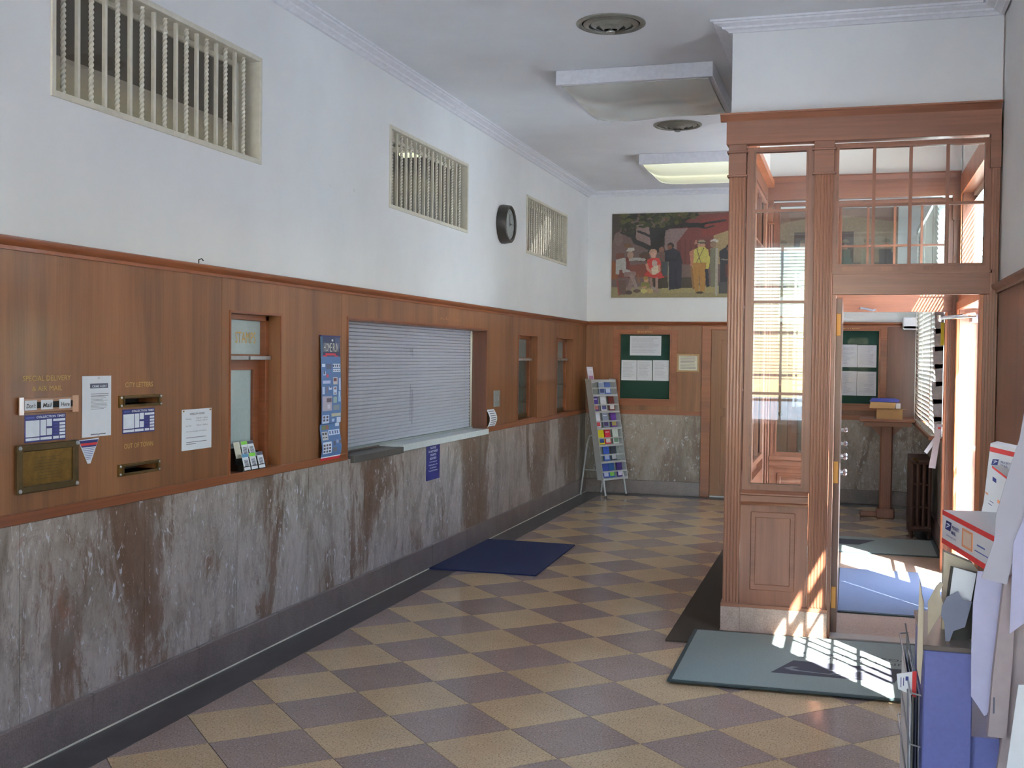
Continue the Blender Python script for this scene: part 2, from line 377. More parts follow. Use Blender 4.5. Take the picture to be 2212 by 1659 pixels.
def strips(name, fr, rects, mat, parent, w=.0008):
    b = MB()
    for u0, u1, v0, v1 in rects: b.face([fr(u0, v0, w), fr(u1, v0, w), fr(u1, v1, w), fr(u0, v1, w)])
    return b.build(name, mat, parent, recalc=False)
def lines(u0, u1, vtop, n, dv, th, ragged=.25):
    r = []
    for k in range(n):
        e = u1 - (u1 - u0) * random.uniform(0, ragged); r.append((u0, e, vtop - k * dv - th, vtop - k * dv))
    return r
def subframe(fr, u0, v0, w0): return lambda u, v, w: fr(u0 + u, v0 + v, w0 + w)

# ------------------------------------------------------------------ floor
floor = MB().box(-.1, XR + .1, REAR_Y - .1, YF + .1, -.12, -.004).build('floor', GROUT); struct(floor)
H = .285; X0 = .25; Y0 = 3.828; XE = X0 + 12 * H; YE = YF - .24
def clip(poly, ax, val, keep):
    out = []; n = len(poly)
    for i in range(n):
        a, b = poly[i], poly[(i + 1) % n]; ia = keep(a[ax], val); ib = keep(b[ax], val)
        if ia: out.append(a)
        if ia != ib:
            t = (val - a[ax]) / (b[ax] - a[ax]); out.append(tuple(a[k] + t * (b[k] - a[k]) for k in (0, 1)))
    return out
ge = lambda a, v: a >= v; le = lambda a, v: a <= v
cache = {}
for i in range(0, 13):
    for j in range(-3, 34):
        if (i + j) % 2 == 0: continue
        cx, cy = X0 + i * H, Y0 + j * H
        if cx > 2.75 and 7.2 < cy < 9.0: continue
        g = H - .0026
        P = [(cx - g, cy), (cx, cy - g), (cx + g, cy), (cx, cy + g)]
        P = clip(P, 0, X0 + .001, ge); P = clip(P, 0, XE - .001, le) if P else P
        P = clip(P, 1, YE - .001, le) if P else P
        if len(P) < 3: continue
        key = (tuple((round(a - cx, 4), round(b - cy, 4)) for a, b in P), i % 2)
        mat = TILE_Y if i % 2 == 1 else TILE_M
        if key in cache:
            o = bpy.data.objects.new('tile', cache[key]); COL.objects.link(o); o.parent = floor
        else:
            mb = MB().prism([(a - cx, b - cy, -.004) for a, b in P], (0, 0, .004)); o = mb.build('tile', mat, floor); cache[key] = o.data
        o.location = (cx, cy, 0)
MB().box(0.0, X0, REAR_Y, YF, -.004, 0).build('border_strip', BORDER, floor)
MB().box(X0, XE, YE, YF, -.004, 0).build('border_strip', BORDER, floor)
MB().box(XE, XR, REAR_Y, YF, -.004, 0).build('border_strip', BORDER, floor)
MB().box(X0, XE, REAR_Y, Y0 - 4.2 * H, -.004, -.001).build('rear_floor', TILE_M, floor)

# ------------------------------------------------------------------ left wall
GR = [(3.82, 5.45), (7.255, 8.875), (10.68, 12.28)]; GZ = (2.655, 3.185)
ST = (5.17, 5.70, .985, 1.83); SH = (6.585, 9.45, .965, 1.85); SM = [(10.44, 11.11, 1.0, 1.825), (11.94, 12.64, 1.0, 1.825)]
SLOTS = [(4.275, 4.53, 1.388, 1.415), (4.27, 4.52, 1.086, 1.113)]
wl = MB().grid(FL, REAR_Y, YF, 2.03, HC, [(a, b, *GZ) for a, b in GR], .16).build('wall_left', WHITE); struct(wl)
MB().box(-.16, -.02, REAR_Y, YF, -.1, .96).build('wall_core', WHITE, wl)
# wood panels
edges = [REAR_Y, 1.2, 5.085, 6.50, 10.15, YF]
for a, b in zip(edges, edges[1:]):
    MB().grid(FL, a + .0015, b - .0015, .995, 2.015, [h for h in [ST, SH, *SM, *SLOTS]], .10).build('wood_panel', WOOD, wl)
MB().grid(FL, REAR_Y, YF, .95, .995, [SH[:2] + (.9, 1.1)], .11, .012).build('lower_rail', WOODH, wl, bevel=.003)
CAP = [(0, -.05), (.012, -.05), (.014, -.036), (.026, -.028), (.034, -.018), (.036, -.004), (.03, 0), (0, 0)]
MB().extrude_profile(CAP, (0, REAR_Y, 2.053), (0, YF, 2.053), (1, 0, 0)).build('chair_rail_cap', WOODH, wl, smooth=True)
# beads round the openings
def bead(fr, h, parent, mat=WOODH, wd=.012, pr=.006, bottom=False):
    a, b, c, d = h; m = MB(); m.fbox(fr, a - wd, a - .0005, c, d + wd, -.01, pr); m.fbox(fr, b + .0005, b + wd, c, d + wd, -.01, pr); m.fbox(fr, a, b, d + .0005, d + wd, -.01, pr)
    if bottom: m.fbox(fr, a - wd, b + wd, c - wd, c, -.01, pr)
    return m.build('opening_bead', mat, parent)
for h in (ST, SH, *SM): bead(FL, h, wl)
# marble panels and base slabs
yy = 3.63 - 8 * .81
while yy < YF:
    a, b = max(yy, REAR_Y), min(yy + .81, YF)
    if b > REAR_Y: MB().fbox(FL, a + .0015, b - .0015, .165, .95, -.02, .0).build('marble_panel', MARBLE, wl)
    yy += .81
bl = sempty('baseboard_left'); yy = 4.05 - 8 * .81
while yy < YF:
    a, b = max(yy, REAR_Y), min(yy + .81, YF)
    if b > REAR_Y: MB().fbox(FL, a + .0012, b - .0012, .0, .172, -.02, .022).build('base_slab', BASEST, bl, bevel=.003)
    yy += .81
MB().box(.022, .027, REAR_Y, YF, .0, .006).build('grout_line', CREAM, bl)
# crown
CROWN = [(0, 0), (0, -.055), (.02, -.055), (.03, -.045), (.055, -.04), (.06, -.03), (.10, -.02), (.105, -.012), (.12, -.012), (.12, 0)]
CZ = HC
cr = MB().extrude_profile([(a, b * 1.05) for a, b in CROWN], (0, REAR_Y, CZ), (0, YF, CZ), (1, 0, 0), m1=-1).build('trim_1', TRIMW, smooth=True); struct(cr)
cr = MB().extrude_profile([(a, b * 1.05) for a, b in CROWN], (0, YF, CZ), (XR, YF, CZ), (0, -1, 0), m0=1, m1=-1).build('trim_2', TRIMW, smooth=True); struct(cr)
# grilles
def bar_mesh(twist):
    m = MB(); n = 72 if twist else 1; z0, z1 = GZ[0], GZ[1]; h = .0095; i0 = 0
    for k in range(n + 1):
        z = z0 + (z1 - z0) * k / n; t = (k / n) * math.pi * 12 if twist else 0; hh = h * 1.0 if twist else h
        for q in range(4):
            ang = t + math.pi / 4 + q * math.pi / 2; m.v.append((hh * 1.2 * math.cos(ang), hh * 1.2 * math.sin(ang), z))
    for k in range(n):
        for q in range(4):
            a = k * 4; m.f.append((a + q, a + (q + 1) % 4, a + 4 + (q + 1) % 4, a + 4 + q)); m.c.append(None)
    return m
bars = {}
gl_lab = ['large cream barred wall grille nearest the camera, high on the left wall', 'middle cream barred wall grille, above the shuttered counter', 'smallest looking far barred wall grille, right of the round clock']
for gi, (a, b) in enumerate(GR):
    g = thing('wall_grille', gl_lab[gi], 'grille', (-.06, (a + b) / 2, GZ[0]))
    z0, z1 = GZ
    m = MB(); m.fbox(FL, a - .02, a + .006, z0 - .02, z1 + .02, -.14, .008); m.fbox(FL, b - .006, b + .02, z0 - .02, z1 + .02, -.14, .008)
    m.fbox(FL, a, b, z0 - .02, z0 + .006, -.14, .008); m.fbox(FL, a, b, z1 - .006, z1 + .02, -.14, .008); m.build('frame', CREAM, g, bevel=.002)
    m = MB(); m.fbox(FL, a + .006, a + .03, z0 + .006, z1 - .006, -.14, -.12); m.fbox(FL, b - .03, b - .006, z0 + .006, z1 - .006, -.14, -.12)
    m.fbox(FL, a + .03, b - .03, z1 - .03, z1 - .006, -.14, -.12); m.fbox(FL, a + .03, b - .03, z0 + .006, z0 + .02, -.14, -.12); m.build('glazing_frame', CREAM, g)
    MB().fbox(FL, a + .03, b - .03, z0 + .02, z1 - .03, -.134, -.130).build('pane', GLASSG, g)
    for k in range(17):
        key = k % 2 == 0
        if key not in bars:
            o = bar_mesh(key).build('twisted_bar' if key else 'plain_bar', CREAM, g, smooth=key); bars[key] = o.data
        else:
            o = bpy.data.objects.new('twisted_bar' if key else 'plain_bar', bars[key]); COL.objects.link(o); o.parent = g; o.matrix_parent_inverse = parent_world(g).inverted()
        o.location = (-.03, 3.82 + .093 + k * .0889 + (a - 3.82), 0)
# office behind the wall
off = MB(); off.box(-3.2, -3.1, REAR_Y, YF, -.1, 4.1); off.box(-3.2, -.16, REAR_Y - .1, REAR_Y, -.1, 4.1); off.box(-3.2, -.16, YF, YF + .1, -.1, 4.1); off.box(-3.2, -.16, REAR_Y, YF, 4.0, 4.1); off.box(-3.2, -.16, REAR_Y, YF, -.2, -.1)
o = off.build('wall_back', DARKROOM); struct(o)
for yy, lab_ in ((3.0, 'nearest fluorescent fitting in the office behind the large left grille'), (6.2, 'fluorescent fitting in the office behind the stamps window'), (9.6, 'fluorescent fitting in the office behind the clock'), (12.2, 'farthest fluorescent fitting in the office behind the small looking grille')):
    t = thing('office_ceiling_light', lab_, 'light', (-1.6, yy, 3.9), 'office lights behind the grilles')
    MB().box(-2.0, -1.2, yy - .15, yy + .15, 3.94, 3.995).build('housing', CREAM, t)
    MB().tube([(-1.95, yy - .06, 3.925), (-1.25, yy - .06, 3.925)], .018).build('tube', TUBE, t); MB().tube([(-1.95, yy + .06, 3.925), (-1.25, yy + .06, 3.925)], .018).build('tube', TUBE, t)

# ------------------------------------------------------------------ stamp window
def teller(name, h, label, stamp):
    a, b, c, d = h; t = thing(name, label, 'service window', (-.06, (a + b) / 2, c)); W_ = -.10
    zt = d - .215
    m = MB(); m.fbox(FL, a, b, d - .03, d, -.14, -.07); m.fbox(FL, a, b, zt - .03, zt, -.14, -.07); m.fbox(FL, a + .001, a + .03, c + .006, d - .001, -.14, -.07); m.fbox(FL, b - .035, b - .001, c + .006, d - .001, -.14, -.07)
    m.build('frame', WOODH if not stamp else WOODH, t, bevel=.002)
    MB().fbox(FL, a + .0005, b - .0005, c, c + .006, -.14, -.001).build('sill', WOODH, t)
    MB().fbox(FL, a + .03, b - .035, zt, d - .03, -.112, -.106).build('upper_pane', FROST if stamp else FROSTD, t)
    m = MB(); mid = (a + b) / 2 + .02
    m.fbox(FL, a + .01, mid - .01, zt - .03, zt - .008, -.07, -.05); m.fbox(FL, mid + .01, b - .01, zt - .03, zt - .008, -.07, -.05); m.build('metal_rail', STEEL, t, bevel=.002)
    if stamp:
        m = MB(); m.grid(FL, a + .03, b - .035, c, zt - .03, [(a + .07, b - .10, c + .07, zt - .085)], .03, -.11); m.build('sash', WOODH, t, bevel=.002)
        MB().fbox(FL, a + .07, b - .10, c + .07, zt - .085, -.132, -.126).build('lower_pane', FROST, t)
        text('gold_lettering', 'STAMPS', FL, 5.505, 1.675, .215, GOLD, t, w=-.104, height=.062)
    else:
        m = MB(); m.fbox(FL, a + .03, b - .035, c, c + .05, -.12, -.09); m.build('base_rail', BRASSD, t)
        MB().fbox(FL, a + .03, b - .035, c, zt - .03, -.14, -.135).build('lower_pane', FROSTD, t)
        n = 14
        m0 = None
        for k in range(n):
            y = a + .04 + (b - a - .09) * k / (n - 1)
            if m0 is None: o = MB().tube([(-.10, 0, c + .05), (-.10, 0, zt - .03)], .0045, 6).build('grille_bar', BARM, t, smooth=True); m0 = o.data
            else: o = bpy.data.objects.new('grille_bar', m0); COL.objects.link(o); o.parent = t; o.matrix_parent_inverse = parent_world(t).inverted()
            o.location = (0, y, 0)
        for q in (.25, .5): MB().fbox(FL, a + .03, b - .035, c + (zt - c) * q, c + (zt - c) * q + .01, -.106, -.094).build('cross_bar', BRASSD, t)
    return t
teller('stamp_window', ST, 'wood framed stamps window with frosted panes and gold lettering, beside the window hours notice', True)
teller('teller_window', SM[0], 'narrow barred teller window, nearer of the two right of the shutter', False)
teller('teller_window', SM[1], 'narrow barred teller window, farther of the two near the corner', False)

# leaflet holder on stamp sill
t = thing('card_holder', 'black plastic tiered card holder on the stamps window sill', 'holder', (-.02, 5.42, .985))
m = MB()
for k in range(2):
    x0 = .0 - k * .045; z1 = .985 + .055 + k * .06
    m.box(x0 - .045, x0 - .042, 5.30, 5.545, .985, z1 + .012); m.box(x0 - .003, x0, 5.30, 5.545, .985, z1 - .02)
    for q in range(4): m.box(x0 - .045, x0, 5.30 + q * .0806, 5.303 + q * .0806, .985, z1 + (.0 if q % 3 else -.01))
m.box(-.09, 0, 5.30, 5.545, .985, .989); m.build('tray', BLACK, t)
cards = [(0, 5.318, 0, 'white form card with teal band in front row of card holder, left', plain('teal', (90, 150, 190), .5)), (0, 5.395, 0, 'form card with green band in middle of card holder front row', GREENP), (0, 5.475, 0, 'form card with grey band, front row right of card holder', INK),
         (1, 5.37, .05, 'form card with bright green band leaning in back row of card holder', GREENP), (1, 5.45, -.06, 'form card with grey band leaning in back row of card holder', INK), (1, 5.30, .0, 'pale green slip standing at the back left of the card holder', None)]
for row, y, tl, lab, band in cards:
    x = .004 - row * .04; z = 1.0 + row * .062; fr = subframe(FL, y, z, x); s = tl
    fr2 = (lambda f, s: lambda u, v, w: f(u + v * s * 2, v, w - v * .25))(fr, s)
    o = MB().fbox(fr2, 0, .062, 0, .085, -.002, 0).build('form_card', PAPER if band else PAPER2, None); tag(o, lab, 'card')
    if band:
        strips('colour_band', fr2, [(.0, .062, .068, .085)], band, o); strips('print', fr2, [(.01, .05, .02 + q * .006, .0235 + q * .006) for q in range(6)], INK, o)

# ------------------------------------------------------------------ roll shutter
a, b, c, d = SH
t = thing('roll_shutter', 'closed grey metal roll shutter over the long service counter', 'shutter', (-.13, (a + b) / 2, c))
m0 = None; n = 34; z0 = c + .035; z1 = d - .0; step = (z1 - z0) / n
for k in range(n):
    if m0 is None:
        prof = [(-.008, 0.0), (.0, .0015), (.003, step * .35), (.002, step * .8), (-.002, step * .93), (-.008, step)]
        m = MB(); m.extrude_profile(prof, (-.135, a, 0), (-.135, b, 0), (1, 0, 0)); o = m.build('slat', ALU, t, smooth=True); m0 = o.data
    else: o = bpy.data.objects.new('slat', m0); COL.objects.link(o); o.parent = t; o.matrix_parent_inverse = parent_world(t).inverted()
    o.location = (0, 0, z0 + k * step)
MB().fbox(FL, a + .012, b - .012, .985, 1.0, -.15, -.118).build('bottom_bar', GREYMET, t)
MB().fbox(FL, b - .06, b - .012, c, d, -.14, -.131).build('side_track', BLACK, t)
MB().fbox(FL, b - .030, b - .014, c, d, -.14, -.122).build('guide_rail', CHROME, t)
strips('grime_streak', FL, [(7.985, 7.997, 1.12, 1.40), (8.02, 8.04, 1.10, 1.36), (8.055, 8.06, 1.14, 1.30), (7.99, 8.0, 1.62, 1.67), (8.03, 8.045, 1.61, 1.68)], plain('shutter_grime', (150, 150, 168), .6), t, -.1312)
m = MB(); m.fbox(FL, a, a + .012, c, d, -.16, .004); m.fbox(FL, b - .012, b, c, d, -.16, .004); m.fbox(FL, a + .012, b - .012, d - .012, d, -.16, .004); m.build('shutter_reveal', WOODD, t)
t = thing('counter_ledge', 'white laminate counter ledge below the roll shutter with dark metal end', 'counter', (0, 8.0, .94))
MB().fbox(FL, a + .06, 7.48, .925, .968, -.16, .028).build('metal_section', DGREY, t, bevel=.002)
MB().fbox(FL, 7.48, b - .002, .937, .984, -.16, .03).build('laminate_section', LAMINW, t, bevel=.002)

# ------------------------------------------------------------------ brass slots, plate, notices
def screwset(fr, pts, parent, r=.008, mat=STEEL, h=.006):
    for u, v in pts:
        c_ = Vector(fr(u, v, 0)); ax = Vector(fr(u, v, 1)) - c_; MB().lathe(c_, ax, [(r, 0), (r, h * .4), (r * .6, h), (0, h)], 12).build('screw', mat, parent, smooth=True)
def slot(h, label):
    a, b, c, d = h; e = .034; g = .013; t = thing('letter_slot', label, 'mail slot', (0, (a + b) / 2, c))
    MB().grid(FL, a - e, b + .026, c - g, d + g, [(a, b, c, d)], .012, .008).build('plate', BRASS, t, bevel=.002)
    MB().grid(FL, a - .008, b + .008, c - .008, d + .008, [(a, b, c, d)], .006, .012).build('rim', BRASSD, t)
    m = MB(); m.fbox(FL, a, b, c - .003, c, -.10, 0); m.fbox(FL, a, b, d, d + .003, -.10, 0); m.fbox(FL, a, b, c, d, -.104, -.10); m.build('chute', DARK, t)
    screwset(subframe(FL, 0, 0, .008), [(a - .022, c - .004), (a - .022, d + .004), (b + .016, c - .004), (b + .016, d + .004)], t, .006)
slot(SLOTS[0], 'brass letter slot under the CITY LETTERS lettering'); slot(SLOTS[1], 'brass letter slot under the OUT OF TOWN lettering')
t = thing('letter_slot', 'brass letter slot taped over with three handwritten cards, below SPECIAL DELIVERY', 'mail slot', (0, 3.78, 1.38))
MB().fbox(FL, 3.62, 3.945, 1.378, 1.436, 0, .010).build('plate', plain('dull_copper', (160, 120, 98), .4, .3), t, bevel=.003)
MB().fbox(FL, 3.66, 3.93, 1.395, 1.42, .010, .011).build('opening_shade', DARK, t)  # dark strip laid on the solid plate in place of a shaded opening
for q, (u, s_) in enumerate(((3.642, "Don't"), (3.735, 'Mail'), (3.842, 'Here'))):
    MB().fbox(FL, u, u + .068, 1.389, 1.427, .011, .0125).build('card', PAPER, t)
    text('handwriting', s_, FL, u + .034, 1.397, .052, BLACK, t, w=.0135, height=.018, shear=.2, bold=.01)
MB().fbox(FL, 3.612, 3.636, 1.372, 1.44, .010, .014).build('clear_tape', SEASH, t); MB().fbox(FL, 3.925, 3.958, 1.372, 1.44, .010, .014).build('clear_tape', SEASH, t)
t = thing('brass_plate', 'large tarnished brass wall plate with screwed frame, lower left', 'plate', (0, 3.78, 1.07))
MB().fbox(FL, 3.605, 3.955, 1.07, 1.252, 0, .004).build('backing', BRASSD, t)
MB().fbox(FL, 3.63, 3.93, 1.092, 1.23, .004, .008).build('engraved_plate', BRASS, t, bevel=.002)
MB().grid(FL, 3.60, 3.96, 1.066, 1.256, [(3.632, 3.926, 1.094, 1.228)], .014, .016).build('rim', BRASSD, t, bevel=.003)
screwset(subframe(FL, 0, 0, .016), [(3.613, 1.078), (3.613, 1.244), (3.947, 1.078), (3.947, 1.244)], t, .009, STEEL, .006)
strips('engraving', FL, [(3.70 + random.uniform(0, .03), 3.86 - random.uniform(0, .04), 1.115 + k * .012, 1.117 + k * .012) for k in range(8)], BRASSD, t, .0085)
def letters(name, rows, label):
    t = thing(name, label, 'lettering', (0, rows[0][1], rows[0][2]))
    for s_, uc, v, w_, h_ in rows: text('letters', s_, FL, uc, v, w_, GOLD, t, w=.0012, height=h_)
letters('gold_lettering', [('SPECIAL DELIVERY', 3.785, 1.502, .28, .021), ('& AIR MAIL', 3.785, 1.462, .175, .020)], 'gold lettering SPECIAL DELIVERY & AIR MAIL on the wood panel')
letters('gold_lettering', [('CITY LETTERS', 4.392, 1.464, .205, .022)], 'gold lettering CITY LETTERS above the upper open slot')
letters('gold_lettering', [('OUT OF TOWN', 4.39, 1.192, .215, .022)], 'worn gold lettering OUT OF TOWN above the lower open slot')
t = thing('lettering_remnant', 'faint worn away gold letter traces above the roll shutter', 'lettering', (0, 8.5, 1.9))
TRACE = plain('worn_gold', (158, 112, 74), .5)
strips('letter_trace', FL, [(8.26 + k * .036, 8.28 + k * .036, 1.902, 1.908 + .014 * (k % 3 == 1)) for k in range(6)] + [(8.62 + k * .036, 8.635 + k * .036, 1.90, 1.904 + .014 * (k % 2)) for k in range(4)], TRACE, t, .0012)
strips('letter_trace', FL, [(8.265 + k * .036, 8.269 + k * .036, 1.902, 1.922) for k in range(6)], TRACE, t, .0012)
def coll(u0, v0, w_, h_, label):
    t = MB().fbox(FL, u0, u0 + w_, v0, v0 + h_, 0, .002).build('collection_sign', NAVY, None); tag(t, label, 'sign')
    R_ = [(.015, .345, .20, .80), (.365, .505, .22, .80), (.52, .65, .55, .82), (.52, .65, .22, .47), (.68, .985, .72, .81), (.015, .345, .06, .16), (.365, .645, .06, .16), (.68, .82, .06, .16), (.845, .985, .06, .16)] + [(.84, .985, .2 + k * .125, .29 + k * .125) for k in range(4)]
    strips('blank_boxes', FL, [(u0 + a * w_, u0 + b * w_, v0 + c * h_, v0 + d * h_) for a, b, c, d in R_], WHITEP, t, .0026)
    text('lettering', 'COLLECTION TIMES', FL, u0 + w_ * .62, v0 + h_ * .87, w_ * .70, WHITEP, t, w=.0028, height=h_ * .085, shear=.2, bold=.02)
    strips('small_print', FL, [(u0 + w_ * .03, u0 + w_ * .22, v0 + h_ * .88, v0 + h_ * .93)] + [(u0 + w_ * .69, u0 + w_ * .79, v0 + h_ * (.24 + k * .125), v0 + h_ * (.26 + k * .125)) for k in range(4)], BLUEP, t, .0027)
coll(3.655, 1.262, .238, .107, 'navy COLLECTION TIMES sign below the taped slot'); coll(4.27, 1.258, .238, .108, 'navy COLLECTION TIMES sign below the CITY LETTERS slot')
def sheet(u0, v0, w_, h_, name, label, curl=.006, mat=PAPER, fr=FL, cat='notice', thick=.0012):
    m = MB(); n = 8
    for k in range(n):
        a = v0 + h_ * k / n; b = v0 + h_ * (k + 1) / n
        wa = .003 + curl * math.sin(k / n * 5); wb = .003 + curl * math.sin((k + 1) / n * 5)
        m.hexa([fr(u0, a, wa - thick), fr(u0 + w_, a, wa - thick), fr(u0 + w_, b, wb - thick), fr(u0, b, wb - thick), fr(u0, a, wa), fr(u0 + w_, a, wa), fr(u0 + w_, b, wb), fr(u0, b, wb)])
    o = m.build(name, mat, None); return tag(o, label, cat)
t = sheet(3.995, 1.26, .192, .257, 'paper_notice', 'tall white paper notice headed CRIME ALERT hung on the wood', .0)
strips('header_box', FL, [(4.045, 4.165, 1.465, 1.485)], INK, t, .0034); text('lettering', 'CRIME ALERT', FL, 4.108, 1.468, .10, WHITEP, t, w=.0038, height=.010, bold=.01)
strips('print', FL, lines(4.05, 4.168, 1.442, 2, .008, .002, .0) + lines(4.05, 4.165, 1.43, 10, .0058, .0014, .3) + [(4.05, 4.15, 1.268, 1.272)], INK, t, .0034)
screwset(subframe(FL, 0, 0, .003), [(4.10, 1.508), (4.10, 1.268)], t, .004)
t = MB().prism([(.0, 3.972, 1.250), (.0, 4.108, 1.254), (.0, 4.052, 1.149), (.0, 4.034, 1.149)], (.0015, 0, 0)).build('pennant_sticker', WHITEP); tag(t, 'blue and red tapered pennant sticker beside the brass plate', 'sticker')
for nm, mt, z0, z1 in (('blue_band', INKB, 1.236, 1.248), ('red_band', RED, 1.226, 1.236), ('blue_band', INKB, 1.219, 1.226)):
    k0 = (1.25 - z0) / .101; k1 = (1.25 - z1) / .101
    m = MB(); m.face([(.002, 3.976 + k0 * .06, z0), (.002, 4.104 - k0 * .054, z0), (.002, 4.104 - k1 * .054, z1), (.002, 3.976 + k1 * .06, z1)]); m.build(nm, mt, t, recalc=False)
strips('print', FL, [(4.0 + k * .004, 4.078 - k * .004, 1.212 - k * .0075, 1.214 - k * .0075) for k in range(7)], BLUEP, t, .0022)
t = sheet(4.728, 1.148, .262, .198, 'paper_notice', 'white WINDOW HOURS notice left of the stamps window', .0)
text('heading', 'WINDOW HOURS', FL, 4.86, 1.318, .13, INK, t, w=.0038, height=.010, bold=.01)
for s_, uc, v, w_ in (('Weekdays', 4.785, 1.295, .05), ('8:30 am - 11:30 am', 4.905, 1.298, .10), ('12:30 pm - 5:00 pm', 4.90, 1.285, .10), ('Saturdays', 4.785, 1.262, .05), ('9:00 am - 10:00 am', 4.905, 1.263, .10), ('Closed on Sundays and Holidays', 4.855, 1.234, .18)):
    text('hours', s_, FL, uc, v, w_, INK, t, w=.0038, height=.007)
strips('print', FL, [(4.765, 4.94, 1.207, 1.2095), (4.765, 4.945, 1.185, 1.1875), (4.765, 4.85, 1.176, 1.1785)], INK, t, .0036)
screwset(subframe(FL, 0, 0, .003), [(4.74, 1.338), (4.975, 1.338)], t, .004, HINGE)

# ------------------------------------------------------------------ painted flat prints
def raster(name, fr, us, vs, fn, mat, parent=None, warp=None):
    m = MB()
    for i in range(len(us) - 1):
        for j in range(len(vs) - 1):
            cu, cv = (us[i] + us[i + 1]) / 2, (vs[j] + vs[j + 1]) / 2; c_ = fn(cu, cv)
            w = [0, 0, 0, 0] if warp is None else [warp(vs[j]), warp(vs[j]), warp(vs[j + 1]), warp(vs[j + 1])]
            m.face([fr(us[i], vs[j], w[0]), fr(us[i + 1], vs[j], w[1]), fr(us[i + 1], vs[j + 1], w[2]), fr(us[i], vs[j + 1], w[3])], c_)
    return m.build(name, mat, parent, color=True)
def linspace(a, b, n): return [a + (b - a) * k / n for k in range(n + 1)]
# commemorative poster strip
prect = []
rr = random.Random(3)
def addr(x0, x1, y0, y1, c): prect.append((x0, x1, y0, y1, lin(c)))
# coordinates in the poster: x 0..1, y 0 (top)..1
addr(0, 1, 0, .17, (52, 60, 96)); addr(0, .12, 0, .17, (80, 110, 140)); addr(.75, 1, .02, .10, (74, 86, 128))
for r_ in [(.05, .2, .225, .25, (214, 222, 238)), (.24, .52, .225, .265, (90, 92, 120)), (.58, .98, .225, .255, (206, 214, 232)), (.58, .98, .268, .292, (206, 214, 232)), (.08, .22, .28, .32, (180, 190, 220)), (.11, .18, .285, .31, (60, 60, 90)), (.25, .36, .31, .33, (200, 80, 100)),
           (.06, .45, .355, .385, (186, 190, 226)), (.6, .82, .335, .395, (200, 190, 196)), (.62, .78, .34, .37, (110, 60, 70)), (.88, .98, .34, .44, (190, 196, 230)), (.05, .17, .41, .465, (190, 200, 226)), (.22, .32, .405, .455, (120, 110, 130)), (.36, .52, .405, .43, (190, 196, 226)), (.4, .5, .41, .42, (30, 30, 50)), (.6, .78, .405, .475, (206, 214, 232)), (.64, .75, .42, .43, (140, 100, 110)), (.64, .75, .455, .465, (140, 100, 110)), (.86, .96, .45, .5, (180, 200, 220)),
           (.04, .52, .485, .60, (176, 166, 186)), (.26, .5, .5, .53, (96, 80, 96)), (.3, .44, .55, .58, (206, 200, 216)), (.58, .78, .49, .54, (150, 170, 170)), (.84, .98, .49, .53, (150, 180, 220)), (.6, .9, .56, .6, (130, 140, 150)), (.05, .38, .63, .70, (186, 200, 230)), (.5, .98, .625, .65, (190, 186, 170)), (.78, .98, .655, .73, (200, 210, 236)), (.52, .66, .665, .695, (170, 190, 226)), (.1, .46, .72, .75, (110, 120, 80)), (.3, .4, .72, .75, (150, 90, 90)),
           (.06, .36, .77, .83, (190, 190, 196)), (.42, .98, .76, .80, (196, 210, 236)), (.06, .50, .85, .94, (214, 220, 240)), (.58, .7, .85, .885, (90, 90, 110)), (.74, .86, .845, .87, (150, 160, 190)), (.9, .99, .85, .875, (120, 90, 90)), (.56, .78, .90, .93, (110, 110, 120)), (0, 1, .966, .976, (236, 236, 244)), (0, 1, .976, 1.0, (206, 44, 62))]: addr(*r_)
for q in range(6):
    for w_ in range(3): addr(.10 + w_ * .13, .19 + w_ * .13, .868 + (q // 2) * .024, .882 + (q // 2) * .024, (110 - q * 8, 70, 90))
for q in range(4): addr(.60 + q * .1, .66 + q * .1, .23, .248, (60, 60, 86)); addr(.62 + q * .09, .67 + q * .09, .273, .286, (70, 70, 96)); addr(.46 + q * .13, .53 + q * .13, .768, .79, (90, 100, 150))
for q in range(2):
    for w_ in range(2): addr(.09 + w_ * .15, .18 + w_ * .15, .64 + q * .03, .655 + q * .03, (80, 60, 80)); addr(.09 + w_ * .14, .18 + w_ * .14, .778 + q * .027, .79 + q * .027, (60, 50, 60))
addr(.22, .78, .145, .15, (206, 50, 66)); addr(.12, .3, .16, .168, (206, 50, 66)); addr(.7, .88, .16, .168, (206, 50, 66)); addr(.25, .75, .152, .162, (190, 60, 80))
def poster_fn(u, v):
    x = (u - 6.186) / .272; y = 1 - (v - .972) / .762
    c_ = lin((84, 116, 170))
    for r_ in prect:
        if r_[0] <= x <= r_[1] and r_[2] <= y <= r_[3]: c_ = r_[4]
    return c_
t = thing('stamp_poster', 'long narrow blue stamp poster headed HOME RUN hanging on the wood', 'poster', (0, 6.32, .972))
pw = lambda v: .008 + .012 * math.sin((v - .972) / .762 * 3.0 + .3) + (.010 * math.sin((v - .972) * 22) if v < 1.2 else 0)
raster('printed_face', FL, linspace(6.186, 6.458, 44), linspace(.972, 1.734, 120), poster_fn, PRINT, t, pw)
text('heading', 'HOME RUN', FL, 6.322, 1.635, .20, PAPER2, t, w=pw(1.65) + .004, height=.055)
MB().fbox(FL, 6.315, 6.329, 1.70, 1.712, .02, .024).build('hanging_hole', PAPER, t)
MB().fbox(FL, 6.186, 6.458, 1.728, 1.7345, .0, .012).build('top_edge', NAVY, t)
